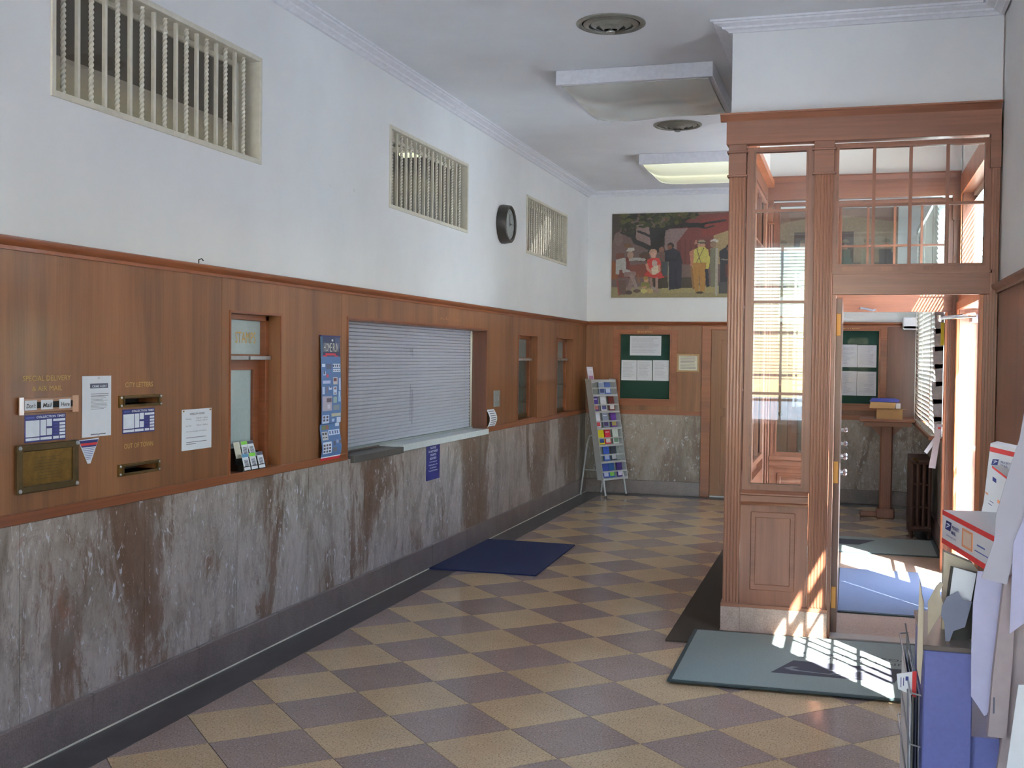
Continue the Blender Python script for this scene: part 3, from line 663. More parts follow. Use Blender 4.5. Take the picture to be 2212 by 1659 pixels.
# blue notice on marble
t = MB().fbox(FL, 8.0, 8.285, .668, .935, 0, .004).build('box_key_sign', NAVY); tag(t, 'navy blue notice with white text taped to the marble under the counter', 'sign')
for k, (s_, w_) in enumerate((('NOTICE', .12), ('DO NOT FORGET', .20), ('YOUR P.O.', .13), ('BOX KEYS', .13))): text('lettering', s_, FL, 8.14, .905 - k * .027, w_, WHITEP, t, w=.0046, height=.017, bold=.01)
for k, (s_, w_) in enumerate((('US Postal Regulations', .16), ('Forbid the clerks to Give', .19), ('Your Mail Over the', .14), ('Counter U.S. Postmaster', .19))): text('small_lettering', s_, FL, 8.14, .80 - k * .022, w_, WHITEP, t, w=.0046, height=.011)
# wall plate + curled paper
t = thing('switch_plate', 'grey metal switch plate on the wood right of the shutter', 'switch', (0, 9.73, 1.18))
MB().fbox(FL, 9.66, 9.82, 1.165, 1.312, 0, .012).build('plate', GREYMET, t, bevel=.003); MB().fbox(FL, 9.72, 9.76, 1.22, 1.26, .012, .022).build('toggle', STEEL, t)
t = sheet(9.47, .985, .21, .25, 'paper_notice', 'curled white paper notice taped to the shutter post under the switch plate', .03)
fr = lambda u, v, w: FL(u, v, w + .03 * math.sin((v - .985) / .25 * 5))
strips('print', fr, [(9.50, 9.65, .995 + k * .019, 1.001 + k * .019) for k in range(12)], INK, t, .004)
# hook marks
for y, z, lab_ in ((6.31, 2.64, 'left paper remnant on the white wall between the two near grilles'), (6.66, 2.66, 'right paper remnant on the white wall between the two near grilles')):
    o = MB().fbox(FL, y, y + .03, z, z + .02, 0, .003).build('wall_hook', WHITE); tag(o, lab_, 'mark', 'wall remnants')
o = MB().tube([(.02, 4.84, 2.052), (.02, 4.84, 2.072), (.03, 4.85, 2.078), (.035, 4.858, 2.068)], .003, 6).build('wall_hook', BLACK); tag(o, 'tiny bent hook on top of the wood cap rail', 'hook')

# ------------------------------------------------------------------ clock
cc = Vector((0, 9.86, 2.82)); t = thing('wall_clock', 'round wall clock with deep dark rim and silver dial', 'clock', cc)
MB().lathe(cc, (1, 0, 0), [(.175, 0), (.178, .02), (.168, .085), (.158, .092), (.142, .086), (.135, .070), (.0, .070)], 48).build('rim', plain('dark_clock_rim', (48, 44, 40), .35), t, smooth=True)
MB().lathe(cc, (1, 0, 0), [(.136, .070), (.136, .073), (0, .073)], 40).build('dial', plain('silver_dial', (176, 184, 182), .35, .3), t)
fr = subframe(FL, cc.y, cc.z, 0)
strips('hour_marks', fr, [(math.sin(k * math.pi / 6) * .115 - .004, math.sin(k * math.pi / 6) * .115 + .004, math.cos(k * math.pi / 6) * .115 - .008, math.cos(k * math.pi / 6) * .115 + .008) for k in range(12)], INK, t, .0736)
m = MB(); m.prism([(.075, cc.y - .006, cc.z - .02), (.075, cc.y + .006, cc.z - .02), (.075, cc.y + .001, cc.z + .09), (.075, cc.y - .003, cc.z + .09)], (.002, 0, 0)); m.build('minute_hand', BLACK, t)
m = MB(); m.prism([(.078, cc.y, cc.z - .005), (.078, cc.y + .075, cc.z - .003), (.078, cc.y + .075, cc.z + .001), (.078, cc.y, cc.z + .006)], (.002, 0, 0)); m.build('hour_hand', BLACK, t)

# ------------------------------------------------------------------ far wall
wf = MB().fbox(FF, -.1, XR + .1, 2.03, HC, -.1, 0).build('wall_far', WHITE); struct(wf)
MB().fbox(FF, -.1, XR + .1, -.1, 2.03, -.12, -.03).build('wall_core', WHITE, wf)
t8 = sempty('trim_8', FF(0, .95, 0)); DR = (1.50, 2.38); B1 = (.42, 1.012, 1.135, 1.90); B2 = (2.77, 3.36, 1.135, 1.955)
for a, b, h in ((0, .33, []), (.33, 1.10, [B1]), (1.10, 1.39, []), (2.49, 2.68, []), (2.68, 3.45, [B2]), (3.45, XR, [])):
    MB().grid(FF, a + .001, b - .001, 1.0, 2.015, h, .03).build('wood_panel', WOODD if a > 2 else WOOD, wf)  # darker wood beyond the vestibule puts the shade there into the colour
for a, b in ((0, 1.39), (2.49, XR)):
    MB().fbox(FF, a, b, .95, 1.0, -.03, .01).build('lower_rail', WOODH, t8)
    MB().fbox(FF, a + (.12 if a < 1 else 0), b, .165, .95, -.03, -.002).build('marble_panel', MARBLE2, wf)
    o = MB().fbox(FF, a, b, 0, .165, -.03, .02).build('baseboard_far', BASEST, None, bevel=.003); struct(o)
MB().fbox(FF, 0, .12, .165, .95, -.03, -.004).build('marble_panel', MARBLE2, wf)
MB().extrude_profile(CAP, (0, YF, 2.053), (XR, YF, 2.053), (0, -1, 0)).build('chair_rail_cap', WOODH, t8, smooth=True)
for a, b in ((1.39, 1.50), (2.38, 2.49)): MB().fbox(FF, a, b, 0, 1.97, -.03, .03).build('door_casing', WOODH, t8, bevel=.004)
MB().fbox(FF, 1.39, 2.49, 1.96, 2.005, -.03, .03).build('door_casing', WOODH, t8, bevel=.004)
dd = MB().fbox(FF, DR[0], DR[1], .02, 1.96, -.03, .0).build('door_1', WOOD); struct(dd)
MB().grid(FF, DR[0], DR[1], .02, 1.96, [(1.62, 2.26, 1.05, 1.84), (1.62, 2.26, .15, .95)], .008, .008).build('door_frame_panel', WOOD, dd, bevel=.002)
MB().lathe(FF(2.30, 1.0, 0), (0, -1, 0), [(.012, 0), (.012, .03), (.028, .04), (.03, .055), (.018, .065), (0, .066)], 20).build('door_handle', BRASS, dd, smooth=True)
def board(h, papers, label, ty, tx):
    a, b, c, d = h; t = thing('bulletin_board', label, 'bulletin board', FF((a + b) / 2, c, 0))
    MB().fbox(FF, a, b, c, d, -.028, -.022).build('felt_back', GREENB, t)
    bead(FF, (a, b, c, d), t, WOODH, .02, .008, True)
    m = MB(); m.grid(FF, a - .09, b + .09, c - .08, d + .06, [(a - .02, b + .02, c - .02, d + .02)], .004, .004); m.build('frame', WOODH, t, bevel=.002)
    MB().fbox(FF, a, b, c, d, -.004, -.001).build('glass_door', GLASSC, t)
    text('gold_lettering', 'BULLETIN', FF, tx, ty, .175, GOLD, t, w=.0055, height=.022)
    for (p0, p1, q0, q1, lab) in papers:
        o = MB().fbox(FF, p0, p1, q0, q1, -.021, -.0195).build('pinned_sheet', PAPER if True else PAPER2); tag(o, lab, 'paper')
        strips('print', FF, lines(p0 + .02, p1 - .02, q1 - .03, int((q1 - q0 - .05) / .014), .014, .0025, .35), INKF, o, -.019)
board(B1, [(.53, .905, 1.65, 1.885, 'printed sheet pinned at the top of the left bulletin board'), (.43, .615, 1.352, 1.594, 'left printed sheet in the lower row of the left bulletin board'), (.62, .80, 1.352, 1.594, 'middle printed sheet in the lower row of the left bulletin board'), (.81, 1.0, 1.352, 1.597, 'right printed sheet in the lower row of the left bulletin board')],
      'glazed BULLETIN board with green felt behind the literature rack', 1.918, .713)
board(B2, [(2.80, 3.13, 1.545, 1.80, 'left upper sheet in the far bulletin board seen through the vestibule'), (3.134, 3.338, 1.545, 1.795, 'right upper sheet in the far bulletin board seen through the vestibule'), (2.80, 3.13, 1.225, 1.50, 'left lower sheet in the far bulletin board seen through the vestibule'), (3.134, 3.34, 1.225, 1.497, 'right lower sheet in the far bulletin board seen through the vestibule')],
      'glazed BULLETIN board seen through the vestibule doors', 1.965 - .0, 3.065)
t = thing('framed_notice', 'small light wood framed notice right of the bulletin board', 'picture frame', FF(1.23, 1.46, 0))
MB().grid(FF, 1.098, 1.362, 1.46, 1.675, [(1.118, 1.342, 1.48, 1.655)], .016, .018).build('frame', plain('light_wood_frame', (176, 138, 96), .5), t, bevel=.002)
MB().fbox(FF, 1.118, 1.342, 1.48, 1.655, .002, .006).build('sheet', PAPER2, t); strips('print', FF, lines(1.14, 1.32, 1.64, 9, .017, .004, .1), INK, t, .0065)

# ------------------------------------------------------------------ mural
def ell(x, y, cx, cy, rx, ry): return ((x - cx) / rx) ** 2 + ((y - cy) / ry) ** 2 <= 1
def inpoly(x, y, P):
    c_ = False; n = len(P)
    for i in range(n):
        x1, y1 = P[i]; x2, y2 = P[(i + 1) % n]
        if (y1 > y) != (y2 > y) and x < (x2 - x1) * (y - y1) / (y2 - y1) + x1: c_ = not c_
    return c_
MU = []   # (bbox, kind, data, colour)
def mp_(P, c): xs = [p[0] for p in P]; ys = [p[1] for p in P]; MU.append((min(xs), max(xs), min(ys), max(ys), P, lin(c)))
def me_(cx, cy, rx, ry, c, n=14): mp_([(cx + rx * math.cos(2 * math.pi * k / n), cy + ry * math.sin(2 * math.pi * k / n)) for k in range(n)], c)
def ml_(pts, w, c):
    for (x1, y1), (x2, y2) in zip(pts, pts[1:]):
        d = math.hypot(x2 - x1, y2 - y1) or 1; nx, ny = -(y2 - y1) / d * w / 2, (x2 - x1) / d * w / 2
        mp_([(x1 + nx, y1 + ny), (x2 + nx, y2 + ny), (x2 - nx, y2 - ny), (x1 - nx, y1 - ny)], c); me_(x2, y2, w / 2, w / 2, c, 8)
mp_([(380, 230), (950, 230), (950, 1320), (380, 1320)], (112, 92, 86))
mp_([(380, 230), (600, 230), (520, 420), (380, 620)], (74, 66, 58)); me_(480, 560, 60, 90, (124, 104, 98)); mp_([(700, 380), (900, 380), (900, 650), (720, 640)], (140, 118, 112))
mp_([(1080, 300), (2300, 230), (2300, 900), (1240, 900), (1240, 560), (1080, 460)], (112, 62, 58)); mp_([(1080, 440), (1380, 440), (1240, 620), (1235, 820), (1090, 820)], (136, 116, 112))
mp_([(1540, 340), (2400, 215), (2400, 520), (1560, 540)], (122, 58, 52)); mp_([(1700, 540), (2000, 440), (2500, 470), (2500, 900), (1700, 900)], (158, 136, 100)); mp_([(2100, 300), (3930, 230), (3930, 900), (2100, 900)], (130, 96, 82))
mp_([(2500, 420), (3100, 300), (3930, 420), (3930, 900), (2500, 900)], (150, 130, 108)); mp_([(2700, 520), (2900, 520), (2900, 900), (2700, 900)], (84, 66, 60)); mp_([(3200, 520), (3400, 520), (3400, 900), (3200, 900)], (84, 66, 60))
for k in range(6): mp_([(1260 + k * 70, 590), (1290 + k * 70, 590), (1290 + k * 70, 900), (1260 + k * 70, 900)], (98, 56, 52))
mp_([(380, 1180), (3930, 1150), (3930, 1320), (380, 1320)], (150, 138, 104)); mp_([(1040, 1190), (1900, 1180), (1900, 1250), (1040, 1260)], (162, 148, 104)); mp_([(900, 1050), (1500, 1060), (1500, 1190), (900, 1200)], (70, 62, 50))
mp_([(380, 840), (500, 850), (640, 900), (1130, 860), (1140, 1050), (450, 1060)], (120, 66, 54)); mp_([(380, 850), (470, 860), (480, 1080), (395, 1080)], (136, 84, 50)); mp_([(450, 745), (560, 745), (560, 860), (450, 860)], (112, 72, 62))
# tree
mp_([(880, 420), (1100, 420), (1080, 560), (1075, 680), (1110, 740), (860, 740), (905, 640), (890, 520)], (50, 48, 48))
for P, w in (([(980, 480), (1150, 410), (1350, 400), (1560, 410)], 60), ([(1480, 410), (1620, 380), (1850, 350)], 26), ([(1500, 420), (1600, 445), (1700, 420)], 20), ([(1300, 390), (1360, 330), (1470, 280)], 24), ([(900, 690), (800, 640), (700, 600), (660, 520), (600, 500)], 60), ([(700, 610), (690, 540), (700, 460)], 28), ([(900, 540), (820, 500), (740, 470)], 30), ([(650, 510), (560, 500), (510, 480)], 22)): ml_(P, w, (50, 48, 48))
rm = random.Random(5)
for k in range(150):
    ax, ay = rm.uniform(520, 1500), rm.uniform(240, 420)
    lim = 300 + 190 * (1 - abs(ax - 800) / 700)
    if ay < lim: me_(ax, ay, rm.uniform(18, 60), rm.uniform(12, 34), rm.choice([(62, 66, 42), (76, 78, 50), (54, 56, 44), (88, 88, 56), (48, 48, 42)]), 9)
for k in range(30): me_(rm.uniform(520, 700), rm.uniform(380, 500), rm.uniform(14, 36), rm.uniform(10, 26), rm.choice([(62, 60, 48), (52, 50, 44)]), 8)
me_(830, 780, 60, 50, (70, 66, 56)); mp_([(760, 760), (880, 740), (900, 850), (760, 860)], (86, 60, 50))
# seated man with cap
mp_([(450, 830), (560, 800), (610, 830), (640, 1010), (520, 1030), (450, 1010)], (176, 172, 166)); mp_([(580, 800), (640, 800), (625, 960), (590, 950)], (108, 52, 48)); mp_([(500, 960), (560, 960), (560, 1040), (490, 1035)], (118, 66, 56))
ml_([(620, 830), (720, 820), (820, 832)], 38, (170, 166, 160)); ml_([(550, 850), (560, 980), (680, 1010)], 44, (182, 178, 172)); me_(640, 770, 42, 48, (168, 138, 120)); mp_([(585, 720), (610, 680), (690, 680), (695, 710), (640, 728)], (186, 178, 168)); me_(600, 650, 50, 30, (112, 84, 60))
ml_([(560, 1020), (690, 1010), (620, 1230)], 60, (140, 116, 112)); ml_([(650, 1020), (690, 1100), (730, 1210)], 44, (152, 132, 128)); me_(620, 1250, 50, 28, (74, 60, 56)); me_(730, 1230, 50, 22, (84, 66, 58)); mp_([(480, 1090), (590, 1090), (590, 1270), (500, 1280)], (100, 78, 70)); ml_([(470, 1090), (500, 1280)], 18, (140, 62, 58))
# woman in red with baby
me_(935, 740, 52, 46, (178, 140, 118)); me_(940, 775, 34, 46, (192, 150, 132)); mp_([(860, 830), (920, 812), (1010, 812), (1040, 880), (1030, 980), (1090, 1060), (1000, 1080), (820, 1030), (860, 980)], (184, 58, 52)); ml_([(850, 880), (870, 950), (920, 1000)], 34, (190, 140, 120)); ml_([(1010, 900), (1020, 970), (960, 1010)], 34, (190, 140, 120)); me_(955, 880, 36, 46, (190, 168, 160)); mp_([(910, 940), (1000, 900), (1010, 1000), (930, 1030)], (206, 192, 168))
ml_([(910, 1060), (920, 1160), (950, 1230)], 34, (150, 118, 110)); ml_([(985, 1060), (985, 1160), (990, 1230)], 36, (164, 132, 122)); me_(940, 1200, 36, 18, (150, 140, 136)); me_(1000, 1240, 34, 16, (150, 130, 120)); ml_([(960, 1100), (965, 1170)], 12, (60, 40, 40))
# child
me_(850, 1090, 32, 36, (196, 150, 120)); me_(845, 1065, 34, 22, (160, 128, 70)); mp_([(785, 1120), (890, 1120), (900, 1190), (790, 1195)], (128, 124, 70)); me_(900, 1230, 46, 32, (190, 164, 110)); me_(820, 1230, 40, 30, (200, 190, 120)); ml_([(790, 1190), (850, 1180)], 20, (200, 150, 120)); ml_([(740, 1020), (760, 1120)], 18, (140, 96, 60))
# group behind bench
me_(1160, 660, 44, 42, (56, 46, 44)); me_(1150, 680, 30, 34, (128, 84, 64)); mp_([(1090, 720), (1200, 690), (1280, 740), (1310, 860), (1300, 1200), (1150, 1220), (1140, 900), (1080, 840)], (48, 48, 58)); ml_([(1270, 760), (1230, 840), (1110, 840)], 40, (40, 40, 48)); me_(1045, 710, 34, 40, (138, 100, 84)); mp_([(1020, 740), (1080, 740), (1090, 860), (1030, 860)], (110, 84, 76)); ml_([(1130, 860), (1140, 1230)], 12, (150, 140, 120)); mp_([(1040, 860), (1125, 860), (1130, 1040), (1060, 1040)], (72, 76, 76)); ml_([(1230, 960), (1240, 1200)], 10, (30, 32, 40))
# man in yellow shirt, back view
me_(1550, 660, 50, 44, (184, 140, 116)); mp_([(1450, 720), (1520, 680), (1590, 680), (1640, 720), (1665, 880), (1620, 960), (1440, 960), (1430, 760)], (190, 178, 96)); mp_([(1400, 740), (1460, 700), (1450, 900), (1420, 930)], (176, 118, 96)); mp_([(1440, 880), (1625, 880), (1620, 960), (1600, 1240), (1540, 1250), (1535, 1040), (1520, 1250), (1480, 1250), (1445, 960)], (166, 122, 66)); mp_([(1500, 640), (1520, 590), (1580, 590), (1625, 635), (1560, 640)], (150, 140, 120)); ml_([(1500, 625), (1610, 632)], 12, (50, 46, 46)); ml_([(1490, 690), (1550, 890)], 7, (60, 54, 44)); ml_([(1585, 690), (1490, 880)], 7, (60, 54, 44)); ml_([(1430, 940), (1460, 1200)], 30, (140, 104, 66)); ml_([(1650, 800), (1630, 940)], 40, (196, 184, 96)); me_(1540, 1255, 50, 14, (70, 56, 44)); mp_([(1600, 960), (1640, 960), (1660, 1180), (1620, 1190)], (56, 60, 70)); mp_([(1470, 600), (1500, 590), (1500, 640), (1460, 650)], (170, 120, 100))
# men at right of post
me_(1715, 610, 52, 26, (196, 190, 184)); me_(1700, 650, 42, 42, (140, 116, 96)); mp_([(1660, 700), (1760, 690), (1760, 900), (1730, 1190), (1680, 1190), (1660, 900)], (120, 118, 100)); ml_([(1748, 700), (1748, 1280)], 34, (168, 160, 146)); mp_([(1775, 740), (1850, 690), (1930, 700), (2010, 1260), (1790, 1270), (1790, 900)], (48, 48, 54)); me_(1900, 690, 40, 42, (60, 48, 46)); me_(1895, 710, 26, 30, (120, 86, 70)); ml_([(1800, 840), (1920, 845)], 14, (130, 120, 110)); mp_([(1850, 900), (1960, 900), (1960, 1060), (1860, 1060)], (84, 48, 48)); mp_([(1780, 1130), (2030, 1100), (2030, 1260), (1780, 1270)], (74, 72, 74))
for k, (x_, c1, c2) in enumerate([(2140, (96, 90, 84), (60, 58, 70)), (2330, (150, 96, 80), (84, 70, 60)), (2560, (78, 84, 96), (54, 54, 60)), (2800, (170, 160, 140), (96, 84, 72)), (3060, (120, 60, 56), (80, 70, 64)), (3300, (96, 104, 90), (60, 60, 60)), (3560, (150, 140, 120), (74, 66, 64)), (3780, (90, 80, 80), (60, 56, 60))]):
    me_(x_, 680 + (k % 3) * 20, 36, 42, (160, 122, 100)); mp_([(x_ - 70, 740), (x_ + 70, 740), (x_ + 80, 960), (x_ - 80, 960)], c1); mp_([(x_ - 66, 950), (x_ + 66, 950), (x_ + 50, 1230), (x_ + 8, 1230), (x_, 1040), (x_ - 8, 1230), (x_ - 50, 1230)], c2); mp_([(x_ - 50, 655), (x_ - 20, 615), (x_ + 25, 615), (x_ + 55, 655)], (120, 104, 84))
MX0, MX1, MZ0, MZ1 = .30, 3.54, 2.338, 3.335
cells = {}
for k, q in enumerate(MU):
    for bx in range(int(q[0] // 100), int(q[1] // 100) + 1):
        for by in range(int(q[2] // 100), int(q[3] // 100) + 1): cells.setdefault((bx, by), []).append(k)
def mural_fn(u, v):
    x = 395 + (u - MX0) * 1086; y = 1315 - (v - MZ0) / (MZ1 - MZ0) * 1075
    for k in reversed(cells.get((int(x // 100), int(y // 100)), [])):
        q = MU[k]
        if q[0] <= x <= q[1] and q[2] <= y <= q[3] and inpoly(x, y, q[4]): return q[5]
    return lin((112, 92, 86))
t = thing('mural', 'wide painted mural of townspeople under a spreading tree, high on the far wall', 'mural', FF(1.92, MZ0, 0))
MB().fbox(FF, MX0, MX1, MZ0, MZ1, 0, .012).build('canvas_edge', WOODD, t)
raster('painted_face', subframe(FF, 0, 0, .0128), linspace(MX0, 1.75, 230) + linspace(1.75, MX1, 110)[1:], linspace(MZ0, MZ1, 160), mural_fn, CANVAS, t)

# ------------------------------------------------------------------ ceiling and its fittings
ce = MB().box(-.1, XR + .5, REAR_Y - .1, YF + .1, HC, HC + .1).build('ceiling', CEIL); struct(ce)
def vent(x, y, r, label):
    t = thing('ceiling_vent', label, 'vent', (x, y, HC))
    MB().lathe((x, y, HC), (0, 0, -1), [(r, 0), (r, .006), (r * .93, .014), (r * .86, .010), (r * .84, .002)], 40).build('outer_ring', VENT, t, smooth=True)
    MB().lathe((x, y, HC), (0, 0, -1), [(r * .86, 0), (r * .86, .002), (0, .002)], 32).build('backing', DARK, t)
    for k, (ra, rb, h) in enumerate(((.80, .66, .012), (.58, .44, .022), (.36, .22, .034))):
        MB().lathe((x, y, HC - .004), (0, 0, -1), [(r * ra, h * .25), (r * rb, h), (r * (rb - .02), h + .002), (r * (rb - .02), h - .004), (r * (ra - .02), h * .25 - .002)], 36).build('louvre_cone', VENT, t, smooth=True)
    MB().lathe((x, y, HC), (0, 0, -1), [(.012, 0), (.012, .04), (r * .13, .05), (r * .12, .058), (0, .062)], 20).build('centre_knob', plain('vent_knob', (150, 148, 140), .3, .5), t, smooth=True)
vent(1.665, 6.63, .205, 'round bronze ceiling vent nearest the camera'); vent(1.62, 9.63, .205, 'round bronze ceiling vent behind the unlit light fitting')
def fitting(x0, x1, y0, y1, lens, label, lit):
    t = thing('ceiling_light', label, 'ceiling light', ((x0 + x1) / 2, (y0 + y1) / 2, HC)); z = HC - .10
    MB().box(x0, x1, y0, y1, z, HC).build('housing', TRIMW, t, bevel=.004)
    m = MB(); n = 28; e = .035; prof = []
    for k in range(n + 1):
        s_ = k / n; y = y0 + e + (y1 - y0 - 2 * e) * s_
        dz = .048 * (1 - abs(2 * s_ - 1) ** 5) + .016 * (0.5 - .5 * math.cos(s_ * 4 * math.pi)); prof.append((y, z - dz))
    prof = [(y0 + e, z)] + prof + [(y1 - e, z)]
    nx = 14
    for i in range(nx):
        for (ya, za), (yb, zb) in zip(prof, prof[1:]):
            def pt(s_, yy, zz):
                xx = x0 + e + (x1 - x0 - 2 * e) * s_; k_ = 1 - abs(2 * s_ - 1) ** 8
                return (xx, yy, z - (z - zz) * (k_ * .8 + .2) - (.010 * math.sin(s_ * 7) * (yy - y0) if not lit else 0) * (1 if zz < z - .01 else 0))
            m.face([pt(i / nx, ya, za), pt((i + 1) / nx, ya, za), pt((i + 1) / nx, yb, zb), pt(i / nx, yb, zb)])
    m.box(x0 + e, x1 - e, y0 + e, y1 - e, z - .003, z)
    m.build('diffuser', lens, t, smooth=True)
    return t
fitting(1.07, 2.15, 7.63, 8.85, LENS_OFF, 'unlit square ceiling light with sagging diffuser', False)
fitting(1.055, 2.14, 10.92, 12.14, LENS_ON, 'lit square ceiling light at the far end', True)

# ------------------------------------------------------------------ right wall and rear wall
EX = (7.20, 9.10); SW = (4.72, 5.49, 1.06, 2.31); FW = (10.15, 12.35, 1.0, 2.95)
hr = [(4.30, 5.62, 1.0, 2.75), (EX[0] - .02, EX[1] + .02, -.05, 2.03), (EX[0] - .02, EX[1] + .02, 2.2, 2.9), FW]
wr = MB().grid(FRt, REAR_Y, YF, -.1, HC, hr, .13, -.01).build('wall_right', WHITE); struct(wr)
wp = MB()
for a, b in ((REAR_Y, 2.0), (2.0, 4.2), (4.2, 6.78)):
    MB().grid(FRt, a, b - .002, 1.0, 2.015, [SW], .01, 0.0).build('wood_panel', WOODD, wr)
MB().extrude_profile(CAP, (XR, REAR_Y, 2.053), (XR, 6.8, 2.053), (-1, 0, 0)).build('chair_rail_cap', WOODD, wr, smooth=True)
MB().fbox(FRt, REAR_Y, 6.78, .165, 1.0, -.01, .0).build('marble_panel', MARBLE2, wr)
for a, b in ((9.33, 10.15), (12.35, YF)): MB().fbox(FRt, a, b, 1.0, 2.05, -.01, .0).build('wood_panel', WOODD, wr)
MB().fbox(FRt, 9.33, YF, .165, 1.0, -.01, .0).build('marble_panel', MARBLE2, wr)
o = MB().fbox(FRt, 9.33, YF, 0, .165, -.01, .02).build('baseboard_right', BASEST); struct(o)
cr = MB().extrude_profile([(a, b * 1.05) for a, b in CROWN], (XR, REAR_Y, CZ), (XR, 6.82, CZ), (-1, 0, 0), m1=-1).build('trim_3', TRIMW, smooth=True); struct(cr)
cr = MB().extrude_profile([(a, b * 1.05) for a, b in CROWN], (XR, 9.35, CZ), (XR, YF, CZ), (-1, 0, 0), m1=-1).build('trim_4', TRIMW, smooth=True); struct(cr)
def sash(name, fr, h, us, vs, mat=TRIMW, w0=-.20, w1=-.16, bw=.028, e=.05, pane=True):
    a, b, c, d = h; t = sempty(name)
    MB().grid(fr, a, b, c, d, [(a + e, b - e, c + e, d - e)], w1 - w0, w1).build('sash_frame', mat, t)
    for u in us: MB().fbox(fr, u - bw / 2, u + bw / 2, c + e, d - e, w0 + .008, w1 - .004).build('muntin', mat, t)
    for v in vs: MB().fbox(fr, a + e, b - e, v - bw / 2, v + bw / 2, w0 + .005, w1 - .006).build('muntin', mat, t)
    if pane: MB().fbox(fr, a + e, b - e, c + e, d - e, (w0 + w1) / 2 - .002, (w0 + w1) / 2 + .002).build('pane', GLASS, t)
    return t
t = sash('window_1', FRt, SW, [5.04, 5.17, 5.31], [1.42, 1.68, 1.94], w0=-.05, w1=-.02, bw=.022, e=.012)
MB().grid(FRt, 4.28, 5.64, .98, 2.77, [SW], .02, -.012).build('window_surround', WOODD, t)
o = MB().box(3.69, 3.97, 9.98, 12.62, .965, .999).build('trim_7', WOODH, None, bevel=.004); struct(o)  # window stool board added to stop sun leaking under the blind
t = sash('window_2', FRt, FW, [11.0, 11.85], [1.95], w0=-.2, w1=-.16, bw=.04)
# lobby blinds (proud of the wall)
t = thing('venetian_blind', 'white venetian blind on the far street window seen through the vestibule', 'blind', (3.73, 11.2, 2.95))
MB().box(3.70, 3.76, 9.98, 12.62, 2.95, 3.0).build('head_rail', BLIND, t); MB().box(3.71, 3.745, 9.98, 12.62, 1.0, 1.015).build('bottom_rail', BLIND, t)
m0 = None; n = 48
for k in range(n):
    if m0 is None:
        prof = [(-.010, .0205), (0.0, .001), (.010, -.0205), (.0085, -.021), (-.0015, 0), (-.0115, .020)]
        m = MB(); m.extrude_profile(prof, (0, 9.98, 0), (0, 12.62, 0), (1, 0, 0)); o = m.build('slat', BLIND, t); m0 = o.data
    else: o = bpy.data.objects.new('slat', m0); COL.objects.link(o); o.parent = t; o.matrix_parent_inverse = parent_world(t).inverted()
    o.location = (3.73, 0, 1.035 + k * (1.90 / (n - 1)))
for y in (10.15, 11.3, 12.45): MB().tube([(3.705, y, 1.0), (3.705, y, 2.96)], .003, 5).build('cord', CORD, t)
# rear wall with three windows (tall ones reflected in the vestibule glass)
RW = [(.35, 1.25), (1.62, 2.48), (2.72, 3.52)]
RT = (3.25, 3.25, 2.80)  # unseen right window kept for daylight, head lowered out of the transom reflection
def FRear(u, v, w): return (u, REAR_Y + w, v)
w_ = MB().grid(FRear, -.1, XR + .1, -.1, HC, [(a, b, .72, t_) for (a, b), t_ in zip(RW, RT)], .25).build('wall_rear', WHITE); struct(w_)
for k, (a, b) in enumerate(RW):
    sash('window_%d' % (k + 3), FRear, (a, b, .72, RT[k]), [(a + b) / 2 + .06], [1.05, 1.4, 2.0] + ([2.65] if k < 2 else []), w0=-.16, w1=-.12, bw=.035)
    t = thing('venetian_blind', ['left', 'middle', 'right'][k] + ' white venetian blind on the tall windows behind the camera', 'blind', ((a + b) / 2, REAR_Y, 3.2))
    m = MB()
    for q in range(40 if k < 2 else 30):
        z = 1.35 + q * .0475; m.hexa([(a + .03, REAR_Y - .07, z - .004), (b - .03, REAR_Y - .07, z - .004), (b - .03, REAR_Y - .03, z + .006), (a + .03, REAR_Y - .03, z + .006), (a + .03, REAR_Y - .07, z - .002), (b - .03, REAR_Y - .07, z - .002), (b - .03, REAR_Y - .03, z + .008), (a + .03, REAR_Y - .03, z + .008)])
    o = m.build('slats', BLIND, t); o['kind'] = 'stuff'
# ground and street outside
g = MB().box(4.14, 60, -40, 60, -.2, -.12).build('floor_outside', CONC); struct(g)
g = MB().box(-40, 4.14, -40, REAR_Y - .26, -.2, -.12).build('floor_rear_outside', CONC); struct(g)

# ------------------------------------------------------------------ vestibule
VX0, VX1 = 2.36, XR; VF, VB = 6.82, 9.25
V = thing('entrance_vestibule', 'wood and glass entrance vestibule with fluted pilasters', 'vestibule', (3.1, VF, 0))
def reeded(fr, a, b, z0, z1, w, parent, n=5):
    m = MB(); m.fbox(fr, a, b, z0, z1, -.05, w); e = (b - a) / (n + .0)
    for k in range(n):
        c_ = a + e * (k + .5); r = e * .40; pts = []
        for q in range(6):
            t_ = math.pi * q / 5; pts.append((c_ - r * math.cos(t_), r * .62 * math.sin(t_)))
        i = len(m.v)
        for z in (z0 + .012, z1 - .004):
            for u_, w_ in pts: m.v.append(fr(u_, z, w + w_))
        for q in range(5): m.f.append((i + q, i + q + 1, i + 7 + q, i + 6 + q)); m.c.append(None)
        m.f.append((i, i + 5, i + 4, i + 3, i + 2, i + 1)); m.f.append((i + 6, i + 7, i + 8, i + 9, i + 10, i + 11)); m.c += [None, None]
    return m.build('pilaster', WOODV, parent)
